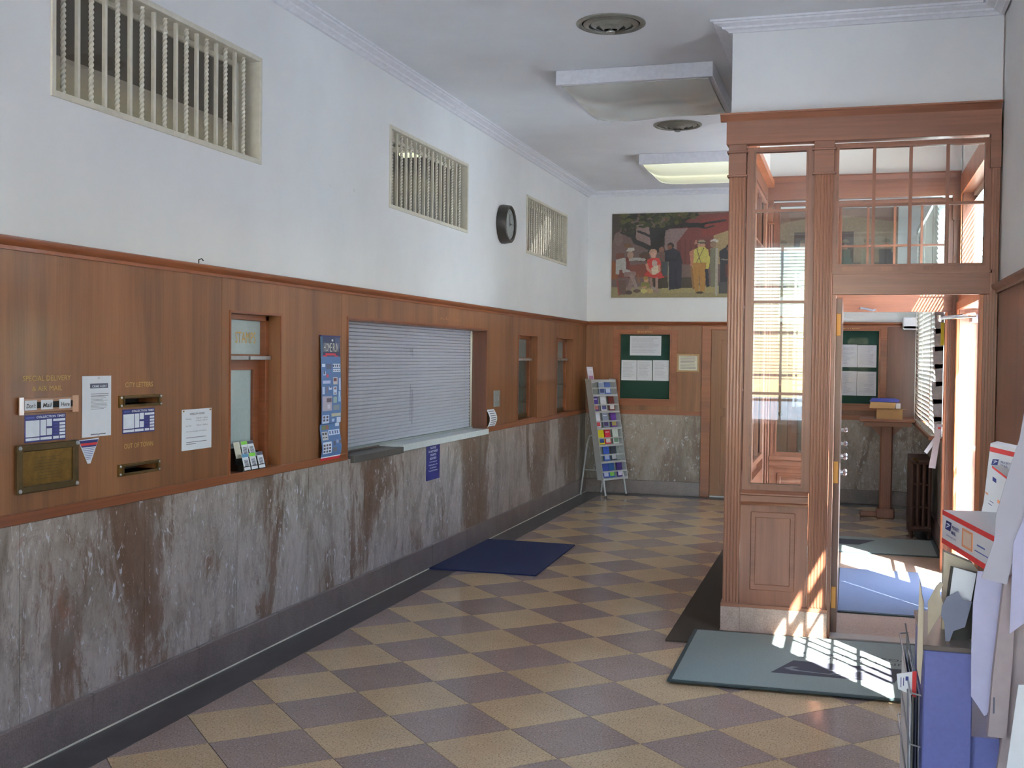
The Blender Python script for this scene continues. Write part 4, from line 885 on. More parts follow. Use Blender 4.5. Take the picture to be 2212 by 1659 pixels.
def pilaster(fr, a, b, parent, n=5):
    p = reeded(fr, a + .004, b - .004, .165, 2.70, .012, parent, n)
    m = MB(); m.fbox(fr, a, b, 2.70, 2.90, -.05, .016); m.fbox(fr, a - .008, b + .008, 2.695, 2.707, -.05, .028); m.fbox(fr, a - .01, b + .01, 2.835, 2.847, -.05, .030)
    m.build('capital', WOODVH, p, bevel=.002)
    MB().fbox(fr, a - .006, b + .006, 0, .148, -.05, .022).build('plinth_block', PLINTH, p, bevel=.003); MB().fbox(fr, a - .005, b + .005, .148, .168, -.05, .020).build('plinth_fillet', WOODVH, p)
def glazed(fr, a, b, c, d, us, vs, parent, nm, fm=.03):
    """glazing bay: moulded frame, muntins, one pane per light"""
    w = thing_part(nm, parent)
    MB().grid(fr, a - .05, b + .05, c - .045, d + .03, [(a, b, c, d)], .045, -.004).build('frame', WOODV, w, bevel=.003)
    MB().grid(fr, a - .012, b + .012, c - .012, d + .012, [(a, b, c, d)], .030, .003).build('glazing_bead', WOODVH, w)
    for u in us: MB().fbox(fr, u - .009, u + .009, c, d, -.036, -.002).build('muntin', WOODV, w)
    for v in vs: MB().fbox(fr, a, b, v - .008, v + .008, -.034, -.0025).build('muntin', WOODVH, w)
    uu = [a] + list(us) + [b]; vv = [c] + list(vs) + [d]
    for u0, u1 in zip(uu, uu[1:]):
        for v0, v1 in zip(vv, vv[1:]): MB().fbox(fr, u0, u1, v0, v1, -.021, -.018).build('pane', GLASS, w)
    return w
def thing_part(nm, parent):
    o = bpy.data.objects.new(nm, None); COL.objects.link(o); o.parent = parent; o.matrix_parent_inverse = parent_world(parent).inverted(); return o
def low_panel(fr, a, b, parent, c=.165, d=.76):
    p = MB().fbox(fr, a, b, c, d, -.045, 0).build('lower_panel', WOODV, parent)
    ax, bx = a + .09, b - .10; cz, dz = c + .125, d - .075
    MB().grid(fr, ax - .03, bx + .03, cz - .035, dz + .035, [(ax, bx, cz, dz)], .008, .007).build('panel_mould', WOODVH, p, bevel=.004)
    MB().fbox(fr, ax, bx, cz, dz, 0, .003).build('inner_field', WOODV, p)
    MB().extrude_profile([(0, 0), (.022, .0), (.03, .012), (.014, .02), (.014, .055), (.03, .062), (.03, .07), (.012, .088), (0, .088)], fr(a, d, 0), fr(b, d, 0), Vector(fr(0, 0, 1)) - Vector(fr(0, 0, 0))).build('panel_rail', WOODVH, p)
    MB().fbox(fr, a, b, 0, .148, -.045, .012).build('plinth_slab', PLINTH, p, bevel=.002); MB().fbox(fr, a, b, .148, .166, -.045, .012).build('plinth_fillet', WOODVH, p)
def screen(y0, parent, full):
    fr = frameY(y0)
    pilaster(fr, 2.35, 2.452, parent); pilaster(fr, 2.838, 2.952, parent, 6)
    MB().fbox(fr, 3.795, XR, .0, 2.90, -.05, .012).build('end_post', WOODV, parent, bevel=.003)
    MB().fbox(fr, 3.785, XR, 2.70, 2.90, -.05, .026).build('end_capital', WOODVH, parent)
    for q in range(2): MB().fbox(fr, 3.808 + q * .014, 3.816 + q * .014, .17, 2.69, .012, .018).build('reed', WOODV, parent)
    glazed(fr, 2.505, 2.795, .885, 2.838, [], [1.42, 1.96, 2.495], parent, 'sidelight')
    low_panel(fr, 2.452, 2.838, parent)
    glazed(fr, 2.978, 3.76, 2.175, 2.842, [3.172, 3.370, 3.567], [2.514], parent, 'transom')
    MB().fbox(fr, 2.952, 3.82, 2.0, 2.135, -.05, .004).build('head_beam', WOODVH, parent, bevel=.003)
    MB().fbox(fr, 2.952, 3.82, 2.118, 2.135, -.05, .012).build('beam_bead', WOODVH, parent)
    MB().fbox(fr, 2.952, 2.972, 0, 2.0, -.11, .0).build('door_jamb', WOODV, parent, bevel=.002)
    for k, (a, b, w_) in enumerate(((3.752, 3.770, -.03), (3.770, 3.782, -.012), (3.782, 3.796, .0))): MB().fbox(fr, a, b, 0, 2.0, -.11, w_).build('door_jamb', WOODO if k == 0 else WOODV, parent)
    MB().fbox(fr, 2.335, XR, 2.885, 3.025, -.06, .022).build('frieze_board', WOODVH, parent, bevel=.003)
    MB().extrude_profile([(0, 0), (.022, 0), (.03, .01), (.045, .03), (.052, .035), (.052, .045), (0, .045)], fr(2.30, 3.022, 0), fr(XR, 3.022, 0), Vector(fr(0, 0, 1)) - Vector(fr(0, 0, 0))).build('cornice', WOODVH, parent)
    MB().fbox(fr, VX0, XR, 3.03, HC, -.06, 0).build('upper_wall', WHITE, parent)
screen(VF, V, True); screen(VB, V, True)
# side screen towards the lobby
fs = frameX(2.36, -1)
def side(parent):
    for a, b in ((7.95, 8.1), (9.15, 9.25), (6.88, 6.98)):
        MB().fbox(fs, a, b, .165, 2.885, -.05, .012).build('side_post', WOODV, parent, bevel=.003); MB().fbox(fs, a, b, 0, .165, -.05, .02).build('plinth_block', PLINTH, parent)
    for a, b in ((7.06, 7.88), (8.18, 9.08)):
        glazed(fs, a, b, .885, 2.838, [(a * 2 + b) / 3, (a + 2 * b) / 3], [1.42, 1.96, 2.495], parent, 'side_glazing'); low_panel(fs, a - .08, b + .08, parent)
    MB().fbox(fs, 6.87, 9.25, 2.885, 3.03, -.05, .022).build('frieze_board', WOODVH, parent)
    MB().fbox(frameX(2.43, 1), 6.88, 9.19, 2.98, 3.03, -.02, .03).build('inner_cornice', WOODO, parent)
    MB().fbox(fs, 6.88, 9.25, 3.03, HC, -.06, 0).build('upper_wall', WHITE, parent)
side(V)
cr = MB(); cr.extrude_profile([(a, b * 1.05) for a, b in CROWN], (VX0, VF, CZ), (XR, VF, CZ), (0, -1, 0), m0=-1, m1=-1); o = cr.build('trim_5', TRIMW, smooth=True); struct(o)
cr = MB(); cr.extrude_profile([(a, b * 1.05) for a, b in CROWN], (VX0, VB + .06, CZ), (VX0, VF, CZ), (-1, 0, 0), m1=1); o = cr.build('trim_6', TRIMW, smooth=True); struct(o)
# street side lining of the vestibule
vr = thing_part('street_lining', V)
MB().grid(FRt, 6.88, 9.19, .0, 3.03, [(EX[0] - .01, EX[1] + .01, 0, 2.02), (EX[0], EX[1], 2.22, 2.88)], .012, .006).build('lining_panel', WOODO, vr)
for a, b in ((EX[0] - .06, EX[0]), (EX[1], EX[1] + .06)): MB().fbox(FRt, a, b, 0, 2.07, 0, .022).build('casing', WOODO, vr, bevel=.004)
MB().fbox(FRt, EX[0] - .06, EX[1] + .06, 2.01, 2.07, 0, .0215).build('casing', WOODO, vr, bevel=.004)
m = MB(); m.box(XR, 3.98, EX[1], EX[1] + .02, 0, 2.01); m.box(XR, 3.98, EX[0] - .02, EX[0], 0, 2.01); m.box(XR, 3.98, EX[0], EX[1], 2.01, 2.03); m.build('door_reveal', WOODP, vr)
m = MB(); m.box(XR, 3.97, EX[1], EX[1] + .018, 2.2, 2.9); m.box(XR, 3.97, EX[0] - .018, EX[0], 2.2, 2.9); m.box(XR, 3.97, EX[0], EX[1], 2.2, 2.215); m.box(XR, 3.97, EX[0], EX[1], 2.885, 2.9); m.build('transom_reveal', WOODV, vr)
# transom blind on the street side
t = thing('venetian_blind', 'short venetian blind over the street door inside the vestibule', 'blind', (3.94, 8.59, 2.88))
MB().box(3.92, 3.96, EX[0] + .002, EX[1] - .002, 2.86, 2.884).build('head_rail', BLIND, t); m0 = None
for k in range(15):
    if m0 is None:
        m = MB(); m.extrude_profile([(-.017, -.020), (0, .001), (.017, .020), (.017, .0185), (0, -.0005), (-.017, -.0215)], (0, EX[0], 0), (0, EX[1], 0), (1, 0, 0)); o = m.build('slat', BLIND, t); m0 = o.data
    else: o = bpy.data.objects.new('slat', m0); COL.objects.link(o); o.parent = t; o.matrix_parent_inverse = parent_world(t).inverted()
    o.location = (3.94, 0, 2.24 + k * .043)
# street door: white metal frame with glass
dx = sempty('door_2')
def FD(u, v, w): return (3.98 + w, u, v)
m = MB(); m.grid(FD, EX[0], EX[1], .0, 2.01, [(7.93, EX[1] - .05, .22, .84), (7.93, EX[1] - .05, .91, 1.93)], .045, .045); m.build('door_leaf_frame', DOORWHITE, dx, bevel=.003)
MB().box(3.99, 4.15, EX[0] - .3, EX[1] + .3, 2.12, 2.2).build('shade_hood', DOORWHITE, dx)  # unseen hood, stands in for the lintel shading the door reveal diagonally
MB().fbox(FD, 7.93, EX[1] - .05, .22, .84, .02, .025).build('pane', GLASS, dx); MB().fbox(FD, 7.93, EX[1] - .05, .91, 1.93, .02, .025).build('pane', GLASS, dx)
MB().fbox(FD, EX[0] + .06, EX[1] - .06, .98, 1.0, -.05, -.03).build('push_bar', STEEL, dx)
t = thing('door_closer', 'silver overhead closer arm across the street door of the vestibule', 'door closer', (3.85, 8.6, 1.95))
MB().box(3.90, 3.96, 8.85, 9.05, 1.91, 1.97).build('closer_body', STEEL, t, bevel=.004)
MB().tube([(3.90, 8.55, 1.945), (3.66, 8.6, 1.925)], .010, 8).build('arm', CHROME, t, smooth=True); MB().tube([(3.90, 8.60, 1.965), (3.66, 8.6, 1.93)], .008, 8).build('arm', CHROME, t, smooth=True)
MB().tube([(3.66, 8.6, 1.905), (3.66, 8.6, 1.95)], .014, 10).build('pivot', CHROME, t, smooth=True)
# inner wooden door, swung open into the vestibule
t = thing('vestibule_door', 'wooden vestibule door standing open, seen edge on with brass hinges', 'door', (2.99, 6.95, 0))
xd0, xd1 = 2.974, 3.010
fd = lambda u, v, w: (xd1 + w, u, v)
MB().grid(fd, 6.93, 7.80, .012, 1.985, [(7.05, 7.68, .95, 1.86)], xd1 - xd0, 0).build('leaf', WOODD, t, bevel=.002)
MB().fbox(fd, 7.05, 7.68, .95, 1.86, -.02, -.016).build('pane', GLASS, t)
for z in (.22, .96, 1.83): MB().box(xd0 + .002, xd1 - .006, 6.924, 6.931, z - .065, z + .065).build('hinge', HINGE, t, bevel=.002)
for z, r in ((1.165, .016), (1.075, .016), (.99, .024), (.885, .024)):
    MB().lathe((xd1, 7.74, z), (1, 0, 0), [(r * .7, 0), (r * .6, .018), (r, .024), (r * 1.05, .034), (r * .7, .042), (0, .043)], 18).build('knob', CHROME, t, smooth=True)
# hook on back beam
t = MB().tube([(3.12, 9.22, 2.025), (3.13, 9.20, 2.03), (3.22, 9.20, 2.01), (3.235, 9.22, 2.015)], .009, 8).build('latch_handle', STEEL, None, smooth=True); tag(t, 'small silver latch handle on the beam inside the vestibule', 'handle')
# vestibule floor, threshold
o = MB().box(VX0 + .06, XR, VF + .11, VB + .65, -.004, .003).build('floor_vestibule', VFLOOR); struct(o)
t = MB().box(2.972, 3.76, VF - .02, VF + .11, .0, .012).build('threshold', plain('metal_threshold', (176, 170, 164), .4, .3), None, bevel=.003); tag(t, 'pale metal threshold strip under the vestibule doorway', 'threshold')

# ------------------------------------------------------------------ mats
def mat_(P, name, label, mat, h=.01, edge=True, z=.001):
    t = MB().prism([(x, y, z) for x, y in P], (0, 0, h)).build(name, MATEDGE if edge else mat, None); tag(t, label, 'mat')
    if edge:
        cx = sum(p[0] for p in P) / len(P); cy = sum(p[1] for p in P) / len(P)
        q = []
        for x, y in P:
            dx_, dy_ = x - cx, y - cy; q.append((x - math.copysign(.022, dx_), y - math.copysign(.022, dy_), z + h))
        MB().prism(q, (0, 0, .003)).build('carpet_pile', mat, t)
    return t
mat_([(.03, 8.01), (.865, 8.02), (.82, 9.45), (.03, 9.47)], 'floor_mat', 'navy blue mat on the floor against the left wall below the shutter', MATBLUE, edge=False)
mat_([(2.075, 6.43), (2.62, 6.44), (2.62, 6.75), (2.335, 6.76), (2.335, 10.2), (2.05, 10.2)], 'floor_mat', 'dark brown runner mat beside the vestibule', MATBROWN, edge=False)
tm = mat_([(2.215, 5.585), (3.70, 5.63), (3.70, 6.74), (2.205, 6.70)], 'entrance_mat', 'large grey green mat with dark emblem before the vestibule', MATGREEN, h=.008, z=.0125)
mz = .0125 + .008 + .003
fm_ = lambda u, v, w: (u, v, mz + w)
m = MB(); m.face([(2.70, 5.885, mz + .0008), (3.30, 5.89, mz + .0008), (3.36, 6.16, mz + .0008), (2.80, 6.16, mz + .0008)]); m.build('emblem_field', MATLOGO, tm, recalc=False)
m = MB(); m.face([(2.76, 5.99, mz + .0014), (2.80, 5.955, mz + .0014), (3.2, 5.915, mz + .0014), (2.84, 5.97, mz + .0014), (2.80, 6.0, mz + .0014), (2.84, 6.03, mz + .0014), (2.80, 6.035, mz + .0014)]); m.build('emblem_outline', MATLIGHT, tm, recalc=False)
m = MB(); m.face([(2.98, 6.02, mz + .0014), (3.08, 6.07, mz + .0014), (3.28, 6.10, mz + .0014), (3.12, 6.03, mz + .0014), (3.05, 5.97, mz + .0014), (2.98, 5.945, mz + .0014), (3.04, 6.0, mz + .0014)]); m.build('emblem_swoosh', MATLIGHT, tm, recalc=False)
text('mat_lettering', 'UNITED STATES', fm_, 3.10, 6.27, .55, MATLOGO, tm, w=.001, height=.045, flipu=-1, flipv=-1)
text('mat_lettering', 'POSTAL SERVICE', fm_, 3.10, 6.36, .55, MATLOGO, tm, w=.001, height=.045, flipu=-1, flipv=-1)
t = mat_([(2.99, 7.53), (3.79, 7.53), (3.79, 9.12), (2.99, 9.12)], 'entrance_mat', 'blue grey carpet mat inside the vestibule', MATVEST, h=.008, z=.0035)
t = mat_([(2.50, 9.92), (3.80, 9.92), (3.80, 10.8), (2.50, 10.8)], 'entrance_mat', 'dark mat with emblem beyond the vestibule', MATGREEN, h=.008)
m = MB(); m.face([(2.6, 10.3, .0145), (3.16, 10.3, .0145), (3.3, 10.6, .0145), (2.6, 10.6, .0145)]); m.build('emblem_field', MATLOGO, t, recalc=False)

# ------------------------------------------------------------------ literature rack
n_ = Vector((.867, -.498, 0)); w_v = Vector((.498, .867, 0)); P0 = Vector((.33, 12.80, 0)); Wd = .42
lean = .215 / 1.15
def RK(u, v, w):   # u across, v up, w outwards; leans back with height
    p = P0 + w_v * u + n_ * (w - (v - .2) * lean * (1 if v > .2 else 0)); return (p.x, p.y, v)
t = thing('literature_rack', 'grey metal folding literature rack in the far left corner', 'display rack', P0)
for u in (.03, Wd - .03):
    MB().tube([RK(u, .0, .04), RK(u, .22, .0), RK(u, .30, -.02)], .011, 8).build('front_leg', RACKM, t, smooth=True)
    MB().tube([RK(u, .0, -.36), RK(u, .60, -.19), RK(u, .70, -.13), RK(u, .72, -.04)], .010, 8).build('rear_leg', RACKM, t, smooth=True)
    MB().tube([RK(u, .30, -.275), RK(u, .31, -.04)], .008, 6).build('brace', RACKM, t, smooth=True)
    MB().lathe(RK(u, 0, .04), (0, 0, 1), [(.014, 0), (.014, .02)], 10).build('foot', BLACK, t)
MB().fbox(RK, 0, Wd, .20, 1.36, -.045, -.040).build('back_panel', GREYMET, t)
for u in (-.006, Wd): MB().fbox(RK, u, u + .006, .20, 1.37, -.06, .035).build('side_panel', RACKM, t)
MB().fbox(RK, 0, Wd, 1.33, 1.36, .02, .03).build('top_rail', RACKM, t)
tiers = [.20 + k * .193 for k in range(6)]
for z in tiers:
    MB().fbox(RK, 0, Wd, z, z + .022, -.04, .033).build('shelf', RACKM, t)
    MB().fbox(RK, 0, Wd, z + .088, z + .104, .022, .034).build('retaining_rail', RACKM, t)
bro = [(5, 0, 'white booklet standing high at the top left of the literature rack', (214, 206, 224), (170, 120, 160), .13), (5, 1, 'pale blue leaflet in the top tier of the rack', (150, 160, 190), (60, 70, 120), 0), (5, 1.75, 'blue brochure in the top tier of the rack', (90, 110, 180), (200, 210, 235), 0),
       (4, 0, 'purple leaflet at left of the second tier of the rack', (80, 60, 140), (180, 120, 110), 0), (4, 1, 'white leaflet in the middle of the second tier of the rack', (214, 214, 226), (90, 90, 150), 0), (4, 2, 'maroon and white leaflet at right of the second tier of the rack', (120, 60, 60), (224, 220, 226), 0),
       (3, 0, 'white and red leaflet at left of the third tier of the rack', (222, 220, 232), (190, 70, 80), 0), (3, 1, 'grey leaflet in the middle of the third tier of the rack', (140, 150, 176), (70, 60, 110), 0), (3, 2, 'purple and yellow leaflet at right of the third tier of the rack', (100, 60, 150), (180, 160, 90), 0),
       (2, .2, 'bright yellow brochure in the fourth tier of the rack', (214, 200, 40), (60, 90, 160), 0), (2, 1, 'red topped leaflet in the fourth tier of the rack', (200, 50, 70), (226, 222, 220), 0), (2, 2, 'white and green leaflet at right of the fourth tier of the rack', (216, 222, 220), (120, 150, 130), 0),
       (1, .6, 'blue brochure in the fifth tier of the rack', (56, 90, 180), (180, 190, 220), 0), (1, 1.5, 'dark grey photo brochure in the fifth tier of the rack', (66, 72, 88), (190, 190, 196), 0),
       (0, .25, 'blue and white brochure at left of the bottom tier of the rack', (60, 80, 160), (190, 196, 220), 0), (0, .97, 'blue and green brochure in the middle of the bottom tier of the rack', (50, 90, 150), (130, 190, 80), 0), (0, 2, 'purple topped white brochure at right of the bottom tier of the rack', (60, 40, 110), (214, 206, 226), 0)]
for tier, c_, lab, ca, cb, dz in bro:
    u0 = .02 + c_ * .14; z0 = tiers[tier] + .024 + dz; wv = -.01 + (.0 if dz == 0 else -.02); hh = .165 if dz == 0 else .19
    o = MB().fbox(RK, u0, u0 + .098, z0, z0 + hh, wv - .008, wv).build('brochure', plain('brochure_print', ca, .4)); tag(o, lab, 'brochure', None)
    strips('cover_picture', RK, [(u0 + .012, u0 + .086, z0 + .015, z0 + hh * .45)], plain('cover_print', cb, .4), o, wv + .0008)
    if c_ in (0, 1): strips('cover_title', RK, [(u0 + .015, u0 + .08, z0 + hh * .8, z0 + hh * .86)], WHITEP, o, wv + .0009)

# ------------------------------------------------------------------ beyond the vestibule
t = thing('writing_desk', 'standing wooden writing desk on a pedestal beyond the vestibule', 'desk', (3.43, 12.3, 0))
MB().box(3.16, 3.70, 12.02, 12.62, 1.0, 1.028).build('top', WOODH, t, bevel=.005); MB().box(3.20, 3.66, 12.06, 12.58, .955, 1.0).build('apron', WOODH, t)
MB().box(3.37, 3.49, 12.24, 12.38, .06, .955).build('pedestal', WOODV, t, bevel=.012); MB().box(3.34, 3.52, 12.2, 12.42, .0, .10).build('foot_block', WOODV, t, bevel=.01)
for s_ in (-1, 1): MB().prism([(3.43, 12.31, .955), (3.43 + s_ * .17, 12.31, .955), (3.43 + s_ * .06, 12.31, .84), (3.43, 12.31, .82)], (0, .03, 0)).build('bracket', WOODV, t)
MB().box(3.18, 3.37, 12.28, 12.34, .0, .06).build('foot', WOODV, t, bevel=.01)
t = thing('cardboard_box', 'lower tan cardboard box on the writing desk', 'box', (3.45, 12.2, 1.028))
MB().box(3.325, 3.575, 12.10, 12.32, 1.028, 1.125).build('carton', CARD, t); MB().prism([(3.325, 12.10, 1.125), (3.585, 12.10, 1.125), (3.60, 12.04, 1.132), (3.33, 12.04, 1.132)], (0, 0, .003)).build('flap', CARD, t)
t = thing('cardboard_box', 'upper tan cardboard box with white end on the writing desk', 'box', (3.42, 12.2, 1.136))
MB().hexa([(3.255, 12.12, 1.137), (3.50, 12.12, 1.137), (3.50, 12.3, 1.137), (3.255, 12.3, 1.137), (3.265, 12.12, 1.20), (3.51, 12.12, 1.195), (3.51, 12.3, 1.195), (3.265, 12.3, 1.2)]).build('carton', CARD, t)
MB().box(3.51, 3.555, 12.13, 12.29, 1.137, 1.19).build('white_end', BOXW, t)
o = MB().prism([(3.255, 12.12, 1.204), (3.53, 12.12, 1.200), (3.55, 12.12, 1.222), (3.51, 12.12, 1.236), (3.28, 12.12, 1.24)], (0, .16, 0)).build('blue_book', BOOKB); tag(o, 'blue softcover book on top of the cardboard boxes', 'book')
t = thing('radiator', 'dark cast iron radiator under the far street window', 'radiator', (3.68, 11.4, 0)); m0 = None
for k in range(12):
    if m0 is None:
        m = MB()
        for q in range(4): m.tube([(-.075 + q * .05, 0, .09), (-.075 + q * .05, 0, .70)], .017, 6)
        m.tube([(-.09, 0, .09), (.09, 0, .09)], .024, 6); m.tube([(-.09, 0, .70), (.09, 0, .70)], .024, 6); m.tube([(-.09, 0, .29), (.09, 0, .29)], .014, 6); m.tube([(-.09, 0, .5), (.09, 0, .5)], .014, 6)
        for q in (-.075, .075): m.tube([(q, 0, 0), (q, 0, .09)], .014, 6)
        o = m.build('section', RADI, t, smooth=True); m0 = o.data
    else: o = bpy.data.objects.new('section', m0); COL.objects.link(o); o.parent = t; o.matrix_parent_inverse = parent_world(t).inverted()
    o.location = (3.70, 10.95 + k * .065, 0)
MB().tube([(3.66, 10.90, .70), (3.66, 10.86, .72), (3.62, 10.84, .74)], .012, 8).build('valve', BRASS, t, smooth=True)
o = MB().box(3.60, 3.76, 13.0, 13.25, 1.96, 2.10).build('wall_unit', BOXW, None, bevel=.01); tag(o, 'white box unit mounted beside the top of the far blind', 'wall unit')
MB().box(3.60, 3.76, 13.0, 13.02, 1.975, 2.0).build('louvre', GREYMET, o)
o = MB(); rn = random.Random(9)
for k in range(7):
    z = 2.02 - k * .14; x = 3.695 + rn.uniform(-.012, .012); o.prism([(x, 9.58, z), (3.765, 9.58, z), (3.765, 9.58, z - .17), (x + .01, 9.58, z - .18)], (0, .03 + k * .004, 0))
o = o.build('newspaper_bundle', NEWS); tag(o, 'grey newspapers clipped and hanging by the vestibule back jamb', 'newspaper')
MB().box(3.742, 3.768, 9.570, 9.579, 1.75, 1.93).build('yellow_sheet', YEL, o); MB().box(3.72, 3.84, 9.585, 9.60, 1.98, 2.0).build('peg', STEEL, o)
o = MB().prism([(3.727, 9.56, 1.125), (3.768, 9.56, 1.125), (3.722, 9.56, .77), (3.672, 9.56, .775)], (0, .02, 0)).build('hanging_booklet', plain('pale_booklet', (214, 206, 214), .5)); tag(o, 'narrow white booklet with red mark hanging below the newspapers', 'booklet')
MB().box(3.735, 3.755, 9.5585, 9.56, 1.085, 1.10).build('red_mark', RED, o); MB().box(3.74, 3.84, 9.582, 9.592, 1.10, 1.11).build('peg', STEEL, o)
o = MB().prism([(3.72, 9.60, 1.03), (3.735, 9.60, 1.0), (3.66, 9.60, .88), (3.637, 9.60, .90)], (0, .01, 0)).build('hanging_leaflet', PAPER); tag(o, 'small grey leaflet angled out left of the hanging booklet', 'leaflet')

# ------------------------------------------------------------------ supply stand at right foreground
def card(name, label, cat, Y, P, th, mat, parent=None, dz=0):
    m = MB().prism([(x, Y, z) for x, z in P], (0, th, 0)); o = m.build(name, mat, parent)
    if label: tag(o, label, cat)
    return o
t = thing('supply_cabinet', 'narrow blue laminate supply cabinet in the right foreground', 'cabinet', (3.33, 3.6, 0))
MB().box(3.266, 3.388, 3.20, 3.62, .0, .85).build('body', BLUECAB, t, bevel=.003); MB().box(3.262, 3.392, 3.195, 3.64, .85, .864).build('top', CABTOP, t, bevel=.002)
MB().box(3.390, 3.46, 3.23, 3.6, 0, .62).build('side_bin', BLUECAB, t)
def eagle(fr, s_, parent):
    # generic eagle head mark in a slanted blue block
    m = MB(); m.face([fr(0, 0, .0012), fr(s_, 0, .0012), fr(s_ * 1.2, s_, .0012), fr(s_ * .2, s_, .0012)]); m.build('emblem_block', INKB, parent, recalc=False)
    m = MB(); m.face([fr(s_ * .2, s_ * .72, .0018), fr(s_ * .75, s_ * .78, .0018), fr(s_ * 1.02, s_ * .6, .0018), fr(s_ * .9, s_ * .55, .0018), fr(s_ * .6, s_ * .6, .0018)]); m.face([fr(s_ * .12, s_ * .1, .0018), fr(s_ * .5, s_ * .5, .0018), fr(s_ * .8, s_ * .48, .0018), fr(s_ * .4, s_ * .3, .0018)]); m.build('emblem_wing', WHITEP, parent, recalc=False)
# long flat priority carton, near end close to the camera
ya, yb = 3.0, 3.484; xa, xb = 3.41, 3.326
U_ = (Vector((xa, ya, 0)) - Vector((xb, yb, 0))); L_ = U_.length; U_.normalize(); N_ = Vector((U_.y, -U_.x, 0)); N_ = N_ if N_.x < 0 else -N_
z_b, z_t = 1.098, 1.192
def FB(u, v, w): p = Vector((xb, yb, 0)) + U_ * u + N_ * w; return (p.x, p.y, v)
t = thing('mailing_box', 'long white mailing carton with red bands and PRIORITY MAIL print', 'box', FB(L_ / 2, z_b, 0))
MB().fbox(FB, 0, L_, z_b, z_t, -.16, 0).build('carton', BOXW, t, bevel=.001)
MB().fbox(FB, 0, L_, z_t - .013, z_t + .0008, -.0, .0008).build('red_band', RED, t); MB().fbox(FB, 0, L_, z_b - .0008, z_b + .014, -.0, .0008).build('red_band', RED, t)
eagle(lambda u, v, w: FB(.035 + u * 2.2, z_b + .045 + v, w), .026, t)
text('lettering', 'PRIORITY', FB, .145, z_b + .055, .075, INKB, t, w=.0012, height=.010, bold=.02); text('lettering', 'MAIL', FB, .125, z_b + .040, .045, INKB, t, w=.0012, height=.010, bold=.02)
text('lettering', 'www.usps.com', FB, .10, z_b + .026, .10, BLUEP, t, w=.0012, height=.006)
MB().grid(FB, .21, .31, z_b + .024, z_t - .020, [(.222, .298, z_b + .030, z_t - .026)], .0012, .0014).build('label_rim', ORANGE, t); MB().fbox(FB, .222, .298, z_b + .030, z_t - .026, 0, .001).build('label_patch', plain('peach', (222, 196, 180), .5), t)
strips('print', FB, [(.33, .45, z_b + .032, z_b + .035), (.35, .42, z_b + .048, z_b + .052)], BLUEP, t, .0012)
card('folded_carton', 'beige unfolded carton under the long mailing box', 'carton', 3.40, [(3.325, 1.084), (3.40, 1.056), (3.42, 1.03), (3.354, 1.03), (3.340, .864), (3.325, .864)], .05, BEIGE)
# bigger cartons behind
def box_face(name, label, Y, P, th, extra):
    t = thing(name, label, 'box', (P[0][0], Y, P[2][1])); MB().prism([(x, Y, z) for x, z in P], (0.03, th, 0)).build('carton', BOXW, t); extra(t); return t
def ex1(t):
    MB().prism([(3.462, 3.598, 1.372), (3.553, 3.598, 1.352), (3.551, 3.598, 1.338), (3.461, 3.598, 1.358)], (0, .0015, 0)).build('red_band', RED, t)
    eagle(lambda u, v, w: (3.466 + u, 3.5985 - w, 1.318 + v), .017, t)
    text('lettering', 'PRIORITY', lambda u, v, w: (u, 3.5985 - w, v - (u - 3.49) * .2), 3.507, 1.324, .030, INKB, t, w=.001, height=.007); text('lettering', 'MAIL', lambda u, v, w: (u, 3.5985 - w, v - (u - 3.49) * .2), 3.502, 1.314, .020, INKB, t, w=.001, height=.007)
box_face('mailing_box', 'larger white carton with red band standing behind the long mailing box', 3.60, [(3.463, 1.382), (3.556, 1.364), (3.53, 1.10), (3.44, 1.12)], .10, ex1)
def ex2(t):
    MB().prism([(3.456, 3.488, 1.325), (3.500, 3.488, 1.291), (3.499, 3.488, 1.285), (3.456, 3.488, 1.319)], (0, .0015, 0)).build('red_band', RED, t); MB().prism([(3.429, 3.488, 1.184), (3.470, 3.488, 1.146), (3.471, 3.488, 1.152), (3.430, 3.488, 1.190)], (0, .0015, 0)).build('red_band', RED, t)
    fr = lambda u, v, w: (u, 3.4885 - w, v - (u - 3.45) * .7)
    strips('print', fr, [(3.458, 3.468, 1.288, 1.30), (3.452, 3.462, 1.225, 1.227), (3.448, 3.458, 1.215, 1.217)], INKB, t, .001); strips('orange_swirl', fr, [(3.472, 3.485, 1.235, 1.245), (3.440, 3.447, 1.238, 1.243)], ORANGE, t, .001)
box_face('mailing_box', 'small tilted white envelope box leaning in front of the larger carton', 3.49, [(3.456, 1.325), (3.50, 1.291), (3.471, 1.146), (3.429, 1.184)], .03, ex2)
t = card('card_stand', 'black upright card stand on the blue cabinet', 'stand', 3.30, [(3.337, 1.059), (3.416, 1.046), (3.392, .864), (3.340, .864), (3.322, .924)], .02, BLACK)
o = card('form_card', 'blank white card standing in the black card stand', 'card', 3.285, [(3.342, 1.062), (3.40, 1.048), (3.386, .956), (3.332, .968)], .004, PAPER)
card('torn_card', 'torn grey card leaning against the black card stand', 'card', 3.25, [(3.312, .96), (3.323, .986), (3.352, 1.003), (3.362, .981), (3.387, .978), (3.371, .908), (3.342, .895), (3.333, .866), (3.322, .866), (3.319, .916), (3.31, .934)], .003, GREYC)
t = card('torn_carton', 'ripped open white carton at the left edge of the blue cabinet', 'carton', 3.30, [(3.279, .959), (3.300, 1.005), (3.311, 1.018), (3.318, 1.011), (3.309, .987), (3.322, .944), (3.295, .895), (3.281, .866)], .003, BEIGE)
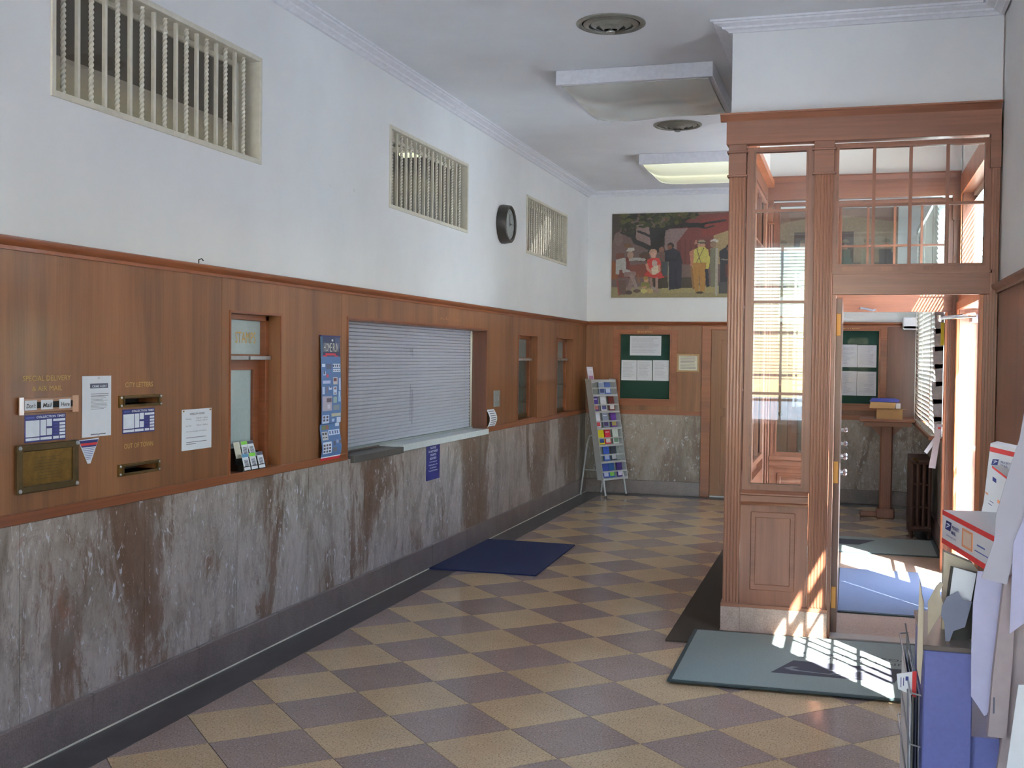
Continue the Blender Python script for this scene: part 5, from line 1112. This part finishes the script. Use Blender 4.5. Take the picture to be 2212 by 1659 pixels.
MB().prism([(3.250, 3.19, 1.04), (3.257, 3.19, .994), (3.262, 3.192, .976), (3.262, 3.192, .85), (3.258, 3.192, .757), (3.248, 3.19, .799), (3.247, 3.19, .849)], (.002, .02, 0)).build('side_flap', BEIGE, t)
card('plastic_envelope', 'translucent violet white plastic envelope hanging right of the blue cabinet', 'envelope', 3.08, [(3.382, 1.09), (3.446, 1.09), (3.432, .893), (3.419, .75), (3.411, .726), (3.405, .722), (3.398, .732), (3.388, .748), (3.373, .769), (3.371, .888), (3.373, 1.008)], .008, VIOLET)
t = card('long_carton', 'long narrow pale carton standing on end in the right foreground', 'carton', 2.98, [(3.433, 1.095), (3.458, 1.103), (3.456, .92), (3.445, .701), (3.403, .702), (3.413, .87)], .03, PINKG)
strips('print', lambda u, v, w: (u, 2.98 - w, v), [(3.413, 3.417, .76, .80)], INK, t, .001)
card('carton_flap', 'tall grey cardboard flap leaning above the cartons at the right edge', 'carton', 2.93, [(3.475, 1.60), (3.453, 1.44), (3.430, 1.357), (3.405, 1.255), (3.402, 1.193), (3.375, 1.10), (3.432, 1.088), (3.452, 1.19), (3.49, 1.30), (3.49, 1.6)], .004, GREYFL)
card('plastic_sheet', 'pale violet hanging sheet at the extreme right edge', 'sheet', 2.88, [(3.475, 1.30), (3.438, 1.197), (3.434, .981), (3.49, 1.03), (3.49, 1.3)], .004, VIOLET)
card('folded_carton', 'pinkish grey carton side at the lower right edge', 'carton', 3.01, [(3.452, .96), (3.50, 1.0), (3.50, .60), (3.428, .60), (3.441, .701), (3.452, .805)], .02, PINKG)
card('white_sheet', 'bright white paper sheet at the bottom right corner', 'paper', 2.80, [(3.445, .883), (3.48, .887), (3.48, .65), (3.420, .65)], .003, PAPER)
t = thing('wire_rack', 'wire envelope rack fixed to the left side of the blue cabinet', 'rack', (3.25, 3.4, .45))
for k in range(6):
    y = 3.24 + k * .14; MB().tube([(3.262, y, .10), (3.258, y, .72), (3.252, y, .755)], .0025, 6).build('wire', STEEL, t, smooth=True)
for z in (.45, .58, .72):
    MB().tube([(3.262, 3.22, z), (3.235, 3.24, z), (3.235, 3.94, z), (3.262, 3.96, z)], .0025, 6).build('wire', STEEL, t, smooth=True)
MB().tube([(3.235, 3.24, .45), (3.228, 3.24, .73)], .0025, 6).build('wire', STEEL, t, smooth=True)
t = card('priority_envelope', 'white envelope with red edge sticking out of the wire rack', 'envelope', 3.36, [(3.204, .736), (3.257, .749), (3.256, .676), (3.209, .694)], .004, BOXW)
card('red_band', None, None, 3.358, [(3.246, .747), (3.2575, .750), (3.2565, .674), (3.246, .679)], .001, RED, t)
strips('print', lambda u, v, w: (u, 3.36 - w, v), [(3.228, 3.236, .72, .732), (3.215, 3.217, .70, .728), (3.222, 3.224, .705, .728)], INKB, t, .001)
rr2 = random.Random(4)
for k in range(7):
    c_ = rr2.choice([BOXW, BEIGE, GREYC]); x = 3.238 + k * .003
    o = MB().box(x, x + .0018, 3.30 + k * .03, 3.82, .16 + k * .01, .70 - .02 * (k % 3)).build('flat_envelope', c_); tag(o, 'flat mailing envelope filed in the wire rack', 'envelope', 'envelopes in the wire rack')
